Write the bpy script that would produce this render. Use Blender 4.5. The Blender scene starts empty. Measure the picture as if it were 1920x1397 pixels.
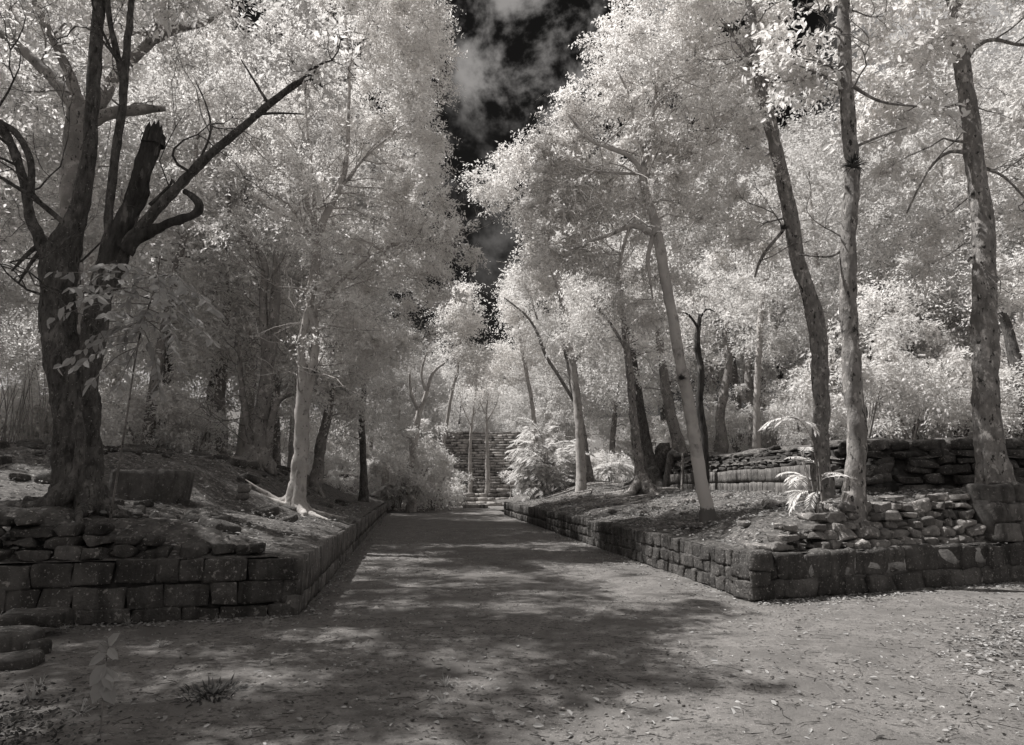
import bpy, math, random
import numpy as np
from mathutils import Vector
R = math.radians
rng = np.random.default_rng(7)
random.seed(7)
S = bpy.context.scene
COL = S.collection

# ------------------------------------------------------------------ camera, sky, sun, exposure
F = 1280.0
CAMZ = 1.55
PITCH = math.atan((912 - 698.5) / F)
cam_d = bpy.data.cameras.new('camera')
cam = bpy.data.objects.new('camera', cam_d)
COL.objects.link(cam)
cam.location = (0, 0, CAMZ)
cam.rotation_euler = (R(90) + PITCH, 0, 0)
cam_d.sensor_width = 36
cam_d.lens = 24
cam_d.clip_start = 0.05
cam_d.clip_end = 2000
S.camera = cam

SUN = np.array([-0.50, 0.14, 0.86]); SUN /= np.linalg.norm(SUN)
sun_d = bpy.data.lights.new('sun', 'SUN')
sun_d.energy = 4.3
sun_d.angle = R(0.55)
sun_d.color = (1.0, 0.975, 0.945)
sun = bpy.data.objects.new('sun', sun_d)
COL.objects.link(sun)
sun.rotation_euler = Vector(SUN).to_track_quat('Z', 'Y').to_euler()

TINT = (1.0, 0.955, 0.92)
world = bpy.data.worlds.new('World')
S.world = world
world.use_nodes = True
wn = world.node_tree.nodes; wl = world.node_tree.links
wn.clear()
def wnode(t, **k):
    n = wn.new(t)
    for a, b in k.items(): setattr(n, a, b)
    return n
w_out = wnode('ShaderNodeOutputWorld'); w_bg = wnode('ShaderNodeBackground')
sky = wnode('ShaderNodeTexSky', sky_type='NISHITA', sun_disc=False)
sky.sun_elevation = math.asin(SUN[2]); sky.sun_rotation = math.atan2(SUN[0], SUN[1])
bw = wnode('ShaderNodeRGBToBW')
wl.new(sky.outputs[0], bw.inputs[0])
dk = wnode('ShaderNodeMath', operation='MULTIPLY'); dk.inputs[1].default_value = 0.002
wl.new(bw.outputs[0], dk.inputs[0])
tc = wnode('ShaderNodeTexCoord')
def wmath(op, a, b=None, clamp=False):
    n = wnode('ShaderNodeMath', operation=op, use_clamp=clamp)
    for i, v in enumerate((a, b)):
        if v is None: continue
        if isinstance(v, (int, float)): n.inputs[i].default_value = v
        else: wl.new(v, n.inputs[i])
    return n.outputs[0]
def pdir(px, py):
    d = np.array([(px - 960) / F, math.cos(PITCH) + (698.5 - py) / F * -math.sin(PITCH),
                  math.sin(PITCH) + (698.5 - py) / F * math.cos(PITCH)])
    return d / np.linalg.norm(d)
def spot(px, py, deg0, deg1):          # soft round bank of cloud around one direction
    n = wnode('ShaderNodeVectorMath', operation='DOT_PRODUCT')
    wl.new(tc.outputs['Generated'], n.inputs[0]); n.inputs[1].default_value = tuple(pdir(px, py))
    m = wnode('ShaderNodeMapRange', interpolation_type='SMOOTHSTEP')
    wl.new(n.outputs['Value'], m.inputs[0])
    m.inputs[1].default_value = math.cos(R(deg1)); m.inputs[2].default_value = math.cos(R(deg0))
    return m.outputs[0]
mp = wnode('ShaderNodeMapping'); mp.inputs['Scale'].default_value = (1, 1, 1)
wl.new(tc.outputs['Generated'], mp.inputs[0])
nz = wnode('ShaderNodeTexNoise'); nz.inputs['Scale'].default_value = 11; nz.inputs['Detail'].default_value = 7
nz.inputs['Roughness'].default_value = 0.6; nz.inputs['Distortion'].default_value = 0.1
wl.new(mp.outputs[0], nz.inputs['Vector'])
rp = wnode('ShaderNodeMapRange', interpolation_type='SMOOTHSTEP')
wl.new(nz.outputs[0], rp.inputs[0]); rp.inputs[1].default_value = 0.44; rp.inputs[2].default_value = 0.66
near = wmath('ADD', wmath('ADD', wmath('MULTIPLY', spot(1100, 35, 0, 11), 1.1), wmath('MULTIPLY', spot(945, 85, 0, 7), 1.2)),
             wmath('ADD', wmath('MULTIPLY', spot(862, 310, 0, 6), .4), wmath('MULTIPLY', spot(950, 450, 0, 5.5), .35)), True)
wisps = wmath('MULTIPLY', near, wmath('MULTIPLY', rp.outputs[0], 0.17))
# bright overcast added as fill light away from the dark gap, plus the corner cloud
gapm = wmath('SUBTRACT', 1.0, spot(1150, 40, 27, 42), True)
corner = wmath('MULTIPLY', spot(1930, 90, 1, 13), 1.0)
bank = wmath('MULTIPLY', wmath('MAXIMUM', gapm, corner), wmath('ADD', 0.20, wmath('MULTIPLY', rp.outputs[0], 0.20)))
tot = wmath('ADD', wmath('ADD', dk.outputs[0], wisps), bank)
cmb = wnode('ShaderNodeVectorMath', operation='SCALE')
cmb.inputs[0].default_value = TINT
wl.new(tot, cmb.inputs['Scale'])
wl.new(cmb.outputs[0], w_bg.inputs[0]); w_bg.inputs[1].default_value = 1.0
wl.new(w_bg.outputs[0], w_out.inputs[0])

S.view_settings.view_transform = 'Standard'
S.view_settings.look = 'None'
S.view_settings.exposure = 0.80
S.view_settings.gamma = 1.0
S.render.engine = 'CYCLES'
S.cycles.max_bounces = 12
S.cycles.diffuse_bounces = 9
S.cycles.transmission_bounces = 9
S.cycles.use_denoising = True
S.cycles.sample_clamp_indirect = 3

# ------------------------------------------------------------------ projection helpers (real sizes come from a depth)
SP, CP = math.sin(PITCH), math.cos(PITCH)
def ray(px, py):
    a, b = (px - 960) / F, (698.5 - py) / F
    return np.array([a, CP - b * SP, SP + b * CP])
def W(px, py, Y):
    d = ray(px, py)
    return np.array([0, 0, CAMZ]) + d * (Y / d[1])
def G(px, py, z=0.0):
    d = ray(px, py); t = (z - CAMZ) / d[2]
    return np.array([0, 0, CAMZ]) + d * t
def proj(P):
    P = np.atleast_2d(P); q = P - np.array([0, 0, CAMZ])
    f = q[:, 1] * CP + q[:, 2] * SP; u = -q[:, 1] * SP + q[:, 2] * CP
    f = np.where(f < 0.1, 0.1, f)
    return 960 + q[:, 0] / f * F, 698.5 - u / f * F, f

# ------------------------------------------------------------------ noise
def _h(i, j, k, s):
    n = (i.astype(np.int64) * 374761393 + j.astype(np.int64) * 668265263 + k.astype(np.int64) * 2147483647 + s * 1274126177) & 0xffffffff
    n = ((n ^ (n >> 13)) * 1274126177) & 0xffffffff
    return ((n ^ (n >> 16)) & 0xffff) / 32767.5 - 1.0
def noise(P, sc=1.0, s=0):
    P = np.asarray(P, float) * sc
    i = np.floor(P).astype(np.int64); f = P - i; f = f * f * (3 - 2 * f)
    r = 0
    for a in (0, 1):
        for b in (0, 1):
            for c in (0, 1):
                w = (f[:, 0] if a else 1 - f[:, 0]) * (f[:, 1] if b else 1 - f[:, 1]) * (f[:, 2] if c else 1 - f[:, 2])
                r = r + w * _h(i[:, 0] + a, i[:, 1] + b, i[:, 2] + c, s)
    return r
def fbm(P, sc, s=0, o=3):
    r = 0; a = 1.0
    for k in range(o):
        r = r + a * noise(P, sc * 2 ** k, s + k); a *= 0.5
    return r
def sm(x, a, b):
    t = np.clip((np.asarray(x, float) - a) / (b - a), 0, 1)
    return t * t * (3 - 2 * t)

# ------------------------------------------------------------------ mesh builder
class MB:
    def __init__(s): s.v = []; s.q = []; s.t = []; s.n = 0
    def add(s, V, Q=None, T=None):
        V = np.asarray(V, np.float32)
        if Q is not None and len(Q): s.q.append(np.asarray(Q) + s.n)
        if T is not None and len(T): s.t.append(np.asarray(T) + s.n)
        s.v.append(V); s.n += len(V)
    def build(s, name, mat, parent=None, smooth=True, origin=None):
        me = bpy.data.meshes.new(name)
        V = np.concatenate(s.v) if s.v else np.zeros((0, 3), np.float32)
        if origin is None and parent is not None: origin = tuple(parent.location)
        if origin is not None: V = V - np.asarray(origin, np.float32)
        q = np.concatenate(s.q) if s.q else np.zeros((0, 4), int)
        t = np.concatenate(s.t) if s.t else np.zeros((0, 3), int)
        me.vertices.add(len(V)); me.vertices.foreach_set('co', V.ravel().astype(np.float32))
        nl = len(q) * 4 + len(t) * 3
        me.loops.add(nl); me.polygons.add(len(q) + len(t))
        me.loops.foreach_set('vertex_index', np.concatenate([q.ravel(), t.ravel()]).astype(np.int32))
        st = np.concatenate([np.arange(len(q)) * 4, len(q) * 4 + np.arange(len(t)) * 3]).astype(np.int32)
        me.polygons.foreach_set('loop_start', st)
        me.polygons.foreach_set('use_smooth', np.full(len(st), smooth, bool))
        me.update(calc_edges=True)
        me.materials.append(mat)
        o = bpy.data.objects.new(name, me); COL.objects.link(o)
        if parent is not None: o.parent = parent
        elif origin is not None: o.location = tuple(float(c) for c in origin)
        return o
def tag(o, label=None, cat=None, group=None, kind=None):
    if label: o['label'] = label
    if cat: o['category'] = cat
    if group: o['group'] = group
    if kind: o['kind'] = kind
    return o
def empty(name, loc, label, cat, group=None):
    o = bpy.data.objects.new(name, None); COL.objects.link(o)
    o.location = tuple(float(c) for c in loc); o.empty_display_size = 0.2
    return tag(o, label, cat, group)
def copy_tree(root, loc, rz, sc, label, group):
    c = root.copy(); COL.objects.link(c)
    c.location = tuple(float(a) for a in loc); c.rotation_euler = (0, 0, rz); c.scale = sc if hasattr(sc, '__len__') else (sc, sc, sc)
    c['label'] = label; c['group'] = group
    for ch in root.children:
        d = ch.copy(); COL.objects.link(d); d.parent = c
        for g in ch.children:
            e = g.copy(); COL.objects.link(e); e.parent = d
    return c

# ------------------------------------------------------------------ materials
def mat(name):
    m = bpy.data.materials.new(name); m.use_nodes = True
    m.node_tree.nodes.clear()
    return m, m.node_tree.nodes, m.node_tree.links
def gray(v): return (v * TINT[0], v * TINT[1], v * TINT[2], 1)
def rough_mat(name, lo, hi, scale=3.0, detail=8, patch=None, bump=0.3, bscale=30, stretch=(1, 1, 1), rough=0.9, mid=None, dist=0.02, speck=None, joints=None, extra=None):
    m, N, L = mat(name)
    out = N.new('ShaderNodeOutputMaterial'); b = N.new('ShaderNodeBsdfPrincipled')
    b.inputs['Roughness'].default_value = rough; b.inputs['Specular IOR Level'].default_value = 0.15
    geo = N.new('ShaderNodeNewGeometry'); mpn = N.new('ShaderNodeMapping'); mpn.inputs['Scale'].default_value = stretch
    L.new(geo.outputs['Position'], mpn.inputs[0])
    n1 = N.new('ShaderNodeTexNoise'); n1.inputs['Scale'].default_value = scale; n1.inputs['Detail'].default_value = detail; n1.inputs['Roughness'].default_value = 0.65
    L.new(mpn.outputs[0], n1.inputs['Vector'])
    cr = N.new('ShaderNodeValToRGB'); e = cr.color_ramp.elements
    e[0].position = 0.32; e[0].color = gray(lo); e[1].position = 0.68; e[1].color = gray(hi)
    if mid: x = e.new(0.5); x.color = gray(mid)
    L.new(n1.outputs[0], cr.inputs[0]); colr = cr.outputs[0]
    def mixin(fac, val, mode='MIX'):
        nonlocal colr
        mx = N.new('ShaderNodeMix'); mx.data_type = 'RGBA'; mx.blend_type = mode
        L.new(fac, mx.inputs[0]); L.new(colr, mx.inputs[6]); mx.inputs[7].default_value = val
        colr = mx.outputs[2]
    if patch:          # (scale, threshold, soft, value): lichen, stains
        for (ps, th, so, val, stv) in patch:
            m2 = N.new('ShaderNodeMapping'); m2.inputs['Scale'].default_value = stv
            L.new(geo.outputs['Position'], m2.inputs[0])
            n2 = N.new('ShaderNodeTexNoise'); n2.inputs['Scale'].default_value = ps; n2.inputs['Detail'].default_value = 5; n2.inputs['Roughness'].default_value = 0.6
            L.new(m2.outputs[0], n2.inputs['Vector'])
            r2 = N.new('ShaderNodeMapRange'); r2.inputs[1].default_value = th; r2.inputs[2].default_value = th + so
            L.new(n2.outputs[0], r2.inputs[0]); mixin(r2.outputs[0], gray(val))
    # value change from stone to stone / piece to piece
    if joints:
        mu = N.new('ShaderNodeMapRange'); mu.inputs[3].default_value = 1 - joints; mu.inputs[4].default_value = 1 + joints
        L.new(geo.outputs['Random Per Island'], mu.inputs[0])
        vm = N.new('ShaderNodeVectorMath'); vm.operation = 'SCALE'
        L.new(colr, vm.inputs[0]); L.new(mu.outputs[0], vm.inputs['Scale']); colr = vm.outputs[0]
    L.new(colr, b.inputs['Base Color'])
    n3 = N.new('ShaderNodeTexNoise'); n3.inputs['Scale'].default_value = bscale; n3.inputs['Detail'].default_value = 6; n3.inputs['Roughness'].default_value = 0.7
    L.new(mpn.outputs[0], n3.inputs['Vector'])
    bp = N.new('ShaderNodeBump'); bp.inputs['Strength'].default_value = bump; bp.inputs['Distance'].default_value = dist
    L.new(n3.outputs[0], bp.inputs['Height']); L.new(bp.outputs[0], b.inputs['Normal'])
    L.new(b.outputs[0], out.inputs[0])
    if extra:        # (z0, z1, soft): shade painted dark on the foot below z0, whitewash between z0 and z1
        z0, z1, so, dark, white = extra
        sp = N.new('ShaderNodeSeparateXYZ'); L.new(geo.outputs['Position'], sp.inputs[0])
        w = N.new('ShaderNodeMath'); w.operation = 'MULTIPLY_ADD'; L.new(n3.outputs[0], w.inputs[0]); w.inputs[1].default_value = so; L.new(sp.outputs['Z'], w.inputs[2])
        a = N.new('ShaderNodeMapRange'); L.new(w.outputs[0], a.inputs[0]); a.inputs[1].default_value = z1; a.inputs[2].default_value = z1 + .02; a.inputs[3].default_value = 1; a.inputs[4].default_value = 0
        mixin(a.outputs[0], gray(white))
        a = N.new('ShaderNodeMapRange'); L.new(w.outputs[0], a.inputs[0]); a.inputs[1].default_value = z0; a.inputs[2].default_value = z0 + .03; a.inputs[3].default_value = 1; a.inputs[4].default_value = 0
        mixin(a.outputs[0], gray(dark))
        L.new(colr, b.inputs['Base Color'])
    return m
def gl(v): return (v, v * .983, v * .967, 1)
def leaf_mat(name, v0, v1, trans=0.5):
    m, N, L = mat(name)
    out = N.new('ShaderNodeOutputMaterial'); d = N.new('ShaderNodeBsdfDiffuse'); t = N.new('ShaderNodeBsdfTranslucent')
    mx = N.new('ShaderNodeMixShader'); mx.inputs[0].default_value = trans
    geo = N.new('ShaderNodeNewGeometry'); cr = N.new('ShaderNodeValToRGB')
    cr.color_ramp.elements[0].color = gl(v0); cr.color_ramp.elements[1].color = gl(v1)
    L.new(geo.outputs['Random Per Island'], cr.inputs[0])
    L.new(cr.outputs[0], d.inputs[0]); L.new(cr.outputs[0], t.inputs[0])
    L.new(d.outputs[0], mx.inputs[1]); L.new(t.outputs[0], mx.inputs[2]); L.new(mx.outputs[0], out.inputs[0])
    return m
ONE = (1, 1, 1)
M = {}
M['leaf'] = leaf_mat('pale infrared leaf', 0.70, 0.93)
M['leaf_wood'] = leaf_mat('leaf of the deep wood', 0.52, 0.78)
M['leaf_shrub'] = leaf_mat('shrub leaf', 0.62, 0.86)
M['leaf_near'] = leaf_mat('broad leaf', 0.28, 0.46, 0.35)
M['leaf_far'] = leaf_mat('distant leaf', 0.70, 0.92)
M['litter'] = leaf_mat('fallen leaf', 0.12, 0.42, 0.1)
M['dryleaf'] = leaf_mat('dark dry foliage', 0.03, 0.12, 0.1)
M['bark_dark'] = rough_mat('dark rough bark', 0.05, 0.16, 11, stretch=(1, 1, 0.42), bump=1.0, bscale=34, dist=0.05, patch=[(5, .55, .14, .22, (1, 1, .6)), (26, .52, .16, .035, (1, 1, .28)), (30, .62, .05, .30, ONE)])
M['bark_mid'] = rough_mat('grey bark', 0.13, 0.30, 4, stretch=(1, 1, 0.5), bump=0.8, bscale=30, dist=0.02, patch=[(7, .54, .12, .38, ONE), (16, .58, .06, .05, (1, 1, .5))])
M['bark_pale'] = rough_mat('pale smooth bark', 0.30, 0.50, 3, stretch=(1, 1, 0.8), bump=0.5, bscale=28, dist=0.012, patch=[(5, .56, .14, .16, (1, 1, .7)), (17, .62, .05, .10, (1, 1, .5))])
M['bark_peel'] = rough_mat('peeling flaky bark', 0.12, 0.30, 8, stretch=(1, 1, 0.5), bump=1.0, bscale=17, dist=0.04, patch=[(12, .55, .06, .40, (1, 1, .55)), (15, .59, .04, .04, (1, 1, .45)), (3, .55, .2, .14, (1, 1, .6))])
M['dead'] = rough_mat('rotten dark wood', 0.02, 0.09, 9, stretch=(1, 1, 0.25), bump=1, bscale=24, dist=0.04, patch=[(5, .60, .08, .18, (1, 1, .4))])
M['whitewash'] = rough_mat('whitewashed bark band', 0.62, 0.76, 5, bump=0.3, bscale=20)
M['path'] = rough_mat('trodden earth', 0.12, 0.22, 2.6, detail=12, bump=1.0, bscale=48, dist=0.02, patch=[(22, .56, .06, .07, ONE), (55, .60, .05, .30, ONE), (9, .58, .1, .08, (1, 1.6, 1)), (1.1, .52, .12, .13, ONE), (0.7, .55, .2, .15, ONE)])
M['soil'] = rough_mat('forest soil and litter', 0.05, 0.17, 7, detail=10, bump=1.0, bscale=22, dist=0.05, patch=[(16, .57, .05, .28, ONE), (11, .60, .05, .06, ONE)])
M['block'] = rough_mat('weathered tuff block', 0.05, 0.135, 3.5, detail=10, bump=1.0, bscale=16, dist=0.05, joints=0.25, patch=[(1.6, .50, .16, .045, (3, 3, .5)), (13, .61, .06, .24, ONE), (30, .62, .04, .30, ONE)])
M['streak'] = rough_mat('streaked masonry', 0.07, 0.18, 3.5, detail=10, bump=0.8, bscale=24, dist=0.025, joints=0.2, patch=[(4, .50, .20, .24, (3, 3, .2)), (5, .53, .20, .06, (3, 3, .15)), (15, .62, .05, .38, ONE)])
M['rubble'] = rough_mat('lichened rubble stone', 0.11, 0.32, 5, detail=10, bump=1.0, bscale=15, dist=0.06, joints=0.35, patch=[(9, .60, .04, .55, ONE), (6, .60, .05, .10, ONE)])
M['mortar'] = rough_mat('earth packed in the joints', 0.05, 0.12, 7, bump=0.8, bscale=30, dist=.02)
M['pier'] = rough_mat('greyer pier block', 0.08, 0.20, 3.5, detail=10, bump=1.0, bscale=16, dist=0.05, joints=0.3, patch=[(1.6, .50, .16, .06, (3, 3, .5)), (13, .61, .06, .28, ONE)])
M['core'] = rough_mat('dark packed earth', 0.03, 0.08, 8, bump=0.8, bscale=20)
M['stair'] = rough_mat('stair stone', 0.20, 0.46, 2.5, bump=0.6, bscale=14, dist=0.05, joints=0.35, patch=[(1.5, .55, .08, .10, (2, 2, .6))])
M['wood'] = rough_mat('old wood', 0.12, 0.30, 5, stretch=(1, 1, .2), bump=0.5)

# ------------------------------------------------------------------ terrain
CL = G(562, 1156)[:2]; EL = G(727, 959)[:2]
CR = G(1412, 1131)[:2]; ER = G(944, 965)[:2]
FLx, FLy = -5.9, 7.75          # far left point on the left front wall
FR = G(1920, 1092)[:2]
def XL(y): return CL[0] + (y - CL[1]) * (EL[0] - CL[0]) / (EL[1] - CL[1])
def XR(y): return CR[0] + (y - CR[1]) * (ER[0] - CR[0]) / (ER[1] - CR[1])
def YL(x): return CL[1] + (x - CL[0]) * (FLy - CL[1]) / (FLx - CL[0])
def YR(x): return CR[1] + (x - CR[0]) * (FR[1] - CR[1]) / (FR[0] - CR[0])
UW = np.array([[6.4, 36.0], [7.45, 16.2], [7.75, 15.4], [10.6, 14.6], [17.0, 13.8], [40, 12]])   # upper terrace wall line (right)
def upper_in(x, y):            # signed distance right of / behind the upper wall
    x = np.asarray(x, float); y = np.asarray(y, float)
    xa = np.interp(-y, [-60, -36, -16.2, -15.4], [5.5, 6.4, 7.45, 7.75])
    d1 = x - xa
    yb = np.interp(x, [7.75, 10.6, 17, 40], [15.4, 14.6, 13.8, 12])
    d2 = y - yb
    return np.minimum(d1, d2)
def HLf(x, y):
    x = np.asarray(x, float); y = np.asarray(y, float)
    u = XL(y) - x; v = y - YL(x)
    z = 0.66 + 0.17 * np.clip(u, 0, 3.2) * sm(v, .15, 1.1) + .04 * sm(u, 0, .3)
    z = z + 0.95 * sm(u, 1.1, 3.8) * sm(v, 1.5, 10) * (1 - 0.75 * sm(y, 28, 40)) + 0.03 * np.clip(u - 5, 0, 40)
    z = z + 0.18 * sm(u, 3.4, 5) * sm(v, 0.4, 2)
    return z
DR_ = (FR - CR) / np.linalg.norm(FR - CR)
def HRf(x, y):
    x = np.asarray(x, float); y = np.asarray(y, float)
    u = x - XR(y); v = y - YR(x)
    z = 0.62 + 0.142 * np.clip(u, 0, 5.2) * sm(v, .4, 2.6)
    s_ = (x - CR[0]) * DR_[0] + (y - CR[1]) * DR_[1]
    rt = np.interp(s_, [.25, .6, 1.1, 1.7, 2.5, 3.3, 4.5, 5.2, 9], [.62, .74, .92, 1.06, 1.20, 1.30, 1.36, 1.46, 1.5])
    z = np.maximum(z, .60 + (rt - .62) * sm(v, .15, .95) * (1 - sm(v, 1.6, 5)) * sm(u, 0.1, 1.0))
    z = z + 0.6 * np.exp(-(((x - 3.6) / 2.0) ** 2 + ((y - 37) / 7) ** 2))
    return z
UPZ = 2.62
def HU(x, y):
    return UPZ + 0.03 * np.clip(upper_in(x, y), 0, 40) + 0.18 * sm(y, 14, 30)
def HB(x, y):
    x = np.asarray(x, float); y = np.asarray(y, float)
    pc = np.interp(y, [0, 40, 54, 200], [1.2, -4.0, -2.8, -2.8])
    a = np.abs(x - pc)
    far = 14 * sm(np.hypot(x, y), 75, 150)
    return far - 0.03 + 2.4 * sm(a, 6.5, 14) * sm(y, 38, 50) + 0.02 * np.clip(a - 10, 0, 60) * sm(y, 38, 50)
def H(x, y):
    x = float(x); y = float(y)
    if XL(y) - x > 0 and y > YL(x) and y < 46: return float(HLf(x, y))
    if x - XR(y) > 0 and y > YR(x) and y < 46:
        return float(HU(x, y)) if upper_in(x, y) > 0 else float(HRf(x, y))
    return float(max(0, HB(x, y)))
def hit(px, py, y0=1.5, y1=90):
    d = ray(px, py); last = None
    for Y in np.linspace(y0, y1, 900):
        p = np.array([0, 0, CAMZ]) + d * (Y / d[1])
        if p[2] <= H(p[0], p[1]): return p
        last = p
    return last
def grid(mb, X, Y, Z):
    n, m = X.shape
    V = np.stack([X.ravel(), Y.ravel(), Z.ravel()], 1)
    i = np.arange(n * m).reshape(n, m)
    Q = np.stack([i[:-1, :-1].ravel(), i[:-1, 1:].ravel(), i[1:, 1:].ravel(), i[1:, :-1].ravel()], 1)
    mb.add(V, Q)
def nz2(X, Y, sc, s=0, o=3):
    P = np.stack([X.ravel(), Y.ravel(), np.zeros(X.size)], 1)
    return fbm(P, sc, s, o).reshape(X.shape)

# ground sheet to the horizon
gx = np.concatenate([[-900, -400, -200], np.arange(-90, 91, 1.5), [200, 400, 900]])
gy = np.concatenate([[-600, -200], np.arange(-40, 131, 1.5), [200, 400, 900]])
X, Y = np.meshgrid(gx, gy)
Z = HB(X, Y) + 0.06 * nz2(X, Y, 0.5) * sm(Y, 40, 50)
mb = MB(); grid(mb, X, Y, Z); tag(mb.build('ground', M['soil']), kind='structure')
# path: trodden earth, finely uneven
def path_grid(x0f, x1f, ys, nx):
    T = np.linspace(0, 1, nx)
    Yg = np.repeat(ys[:, None], nx, 1)
    Xg = x0f(Yg) * (1 - T[None]) + x1f(Yg) * T[None]
    Zg = 0.014 + 0.013 * nz2(Xg, Yg, 2.6, 3, 5) + 0.012 * nz2(Xg, Yg, 0.5, 5, 2)
    return Xg, Yg, Zg
mb = MB()
ys = np.concatenate([np.arange(-8, 1.5, 0.3), np.arange(1.5, 14, 0.06), np.arange(14, 46, 0.25), np.arange(46, 62, 0.6)])
grid(mb, *path_grid(lambda y: np.where(y < 14, -9.0, XL(y) - .3), lambda y: np.where(y < 14, 13.0, XR(y) + .3 + sm(y, 40, 50) * 1.5), ys, 260))
tag(mb.build('path', M['path']), kind='structure')
# left terrace, right terrace, upper terrace
def uvgrid(us, vs, fx, fy, fz, noise_amp):
    U, V = np.meshgrid(us, vs)
    X = fx(U, V); Y = fy(U, V)
    Z = fz(X, Y) + noise_amp * nz2(X, Y, 1.1, 11, 4) * sm(U, 0.1, 1.0) * sm(V, 0.05, 0.8)
    mb = MB(); grid(mb, X, Y, Z); return mb
us = np.concatenate([np.arange(0.06, 10, 0.12), np.arange(10, 80, 1.5)])
vs = np.concatenate([np.arange(0.08, 14, 0.12), np.arange(14, 38, 0.4)])
mbL = uvgrid(us, vs, lambda u, v: XL(CL[1] + v) - u, lambda u, v: CL[1] + v + (YL(XL(CL[1] + v) - u) - CL[1]) * np.clip(1 - v / 12, 0, 1), HLf, 0.10)
tag(mbL.build('terrace_ground', M['soil']), kind='structure')
us = np.concatenate([np.arange(0.06, 9, 0.12), np.arange(9, 14, 1)])
def ryy(u, v): return CR[1] + v + (YR(np.maximum(XR(CR[1] + v) + u, CR[0])) - CR[1]) * np.clip(1 - v / 20, 0, 1)
mbR = uvgrid(us, np.concatenate([np.arange(0.08, 12, 0.12), np.arange(12, 37, 0.35)]), lambda u, v: XR(ryy(u, v) * 0 + CR[1] + v) + u, ryy, HRf, 0.09)
tag(mbR.build('terrace_ground', M['soil']), kind='structure')
sv = np.linspace(0, 1, 90)
mb = MB()
line = np.concatenate([np.linspace(UW[0], UW[1], 60), np.linspace(UW[1], UW[2], 4)[1:], np.linspace(UW[2], UW[3], 20)[1:], np.linspace(UW[3], UW[4], 20)[1:], np.linspace(UW[4], UW[5], 10)[1:]])
off = np.concatenate([np.arange(0.15, 6, 0.2), np.arange(6, 40, 2)])
tgt = np.array([45.0, 60.0])
Xs = []; Ys = []
for o in off:
    t = (o / 45.0)
    d = (tgt - line); d = d / np.linalg.norm(d, axis=1, keepdims=True)
    P = line + d * o
    Xs.append(P[:, 0]); Ys.append(P[:, 1])
Xs = np.array(Xs); Ys = np.array(Ys)
Zs = UPZ + 0.02 * off[:, None] + 0.16 * sm(Ys, 14, 30) + 0.08 * nz2(Xs, Ys, 0.9, 21) - .45 * (1 - sm(off, .1, .9))[:, None]
grid(mb, Xs, Ys, Zs); tag(mb.build('upper_terrace_ground', M['soil']), kind='structure')

# ------------------------------------------------------------------ stones
def boxgrid(n):
    c = np.linspace(-1, 1, n)
    if n >= 5: c = np.sign(c) * np.abs(c) ** 0.55
    key = {}; V = []; Q = []
    def vid(p):
        k = tuple(np.round(p, 5))
        if k not in key: key[k] = len(V); V.append(p)
        return key[k]
    for ax in range(3):
        for sgn in (-1, 1):
            for i in range(n - 1):
                for j in range(n - 1):
                    q = []
                    for (a, b) in ((i, j), (i + 1, j), (i + 1, j + 1), (i, j + 1)):
                        p = [0, 0, 0]; p[ax] = sgn; p[(ax + 1) % 3] = c[a]; p[(ax + 2) % 3] = c[b]
                        q.append(vid(np.array(p, float)))
                    Q.append(q if sgn > 0 else q[::-1])
    return np.array(V), np.array(Q)
BG = {n: boxgrid(n) for n in (3, 4, 6, 8)}
def stone(mb, c, half, yaw=0, rnd=0.3, amp=0.02, nsc=4.0, res=6, tilt=(0, 0), cuts=0, cd=.78):
    V, Q = BG[res]
    h = np.asarray(half, float)
    r = rnd * h.min()
    P = V * h
    inner = np.clip(P, -(h - r), h - r)
    d = P - inner; d /= np.linalg.norm(d, axis=1, keepdims=True) + 1e-9
    P = inner + d * r
    wp = P + np.asarray(c)
    P = P + d * (amp * fbm(wp, nsc, 31, 3))[:, None]
    for _ in range(cuts):
        nn = rng.normal(size=3); nn[2] *= .7; nn /= np.linalg.norm(nn); dd_ = np.abs(nn * h).sum() * cd * random.uniform(.82, 1.05)
        ex = P @ nn - dd_; P = P - np.where(ex > 0, ex, 0)[:, None] * nn
    # skew so no two stones share an outline
    P[:, 0] += P[:, 2] * random.uniform(-.15, .15); P[:, 2] += P[:, 0] * random.uniform(-.04, .04)
    a, b = tilt
    ca, sa = math.cos(a), math.sin(a); P = np.stack([P[:, 0], P[:, 1] * ca - P[:, 2] * sa, P[:, 1] * sa + P[:, 2] * ca], 1)
    cb, sb = math.cos(b), math.sin(b); P = np.stack([P[:, 0] * cb + P[:, 2] * sb, P[:, 1], -P[:, 0] * sb + P[:, 2] * cb], 1)
    cy, sy = math.cos(yaw), math.sin(yaw); P = np.stack([P[:, 0] * cy - P[:, 1] * sy, P[:, 0] * sy + P[:, 1] * cy, P[:, 2]], 1)
    mb.add(P + np.asarray(c), Q)
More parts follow.
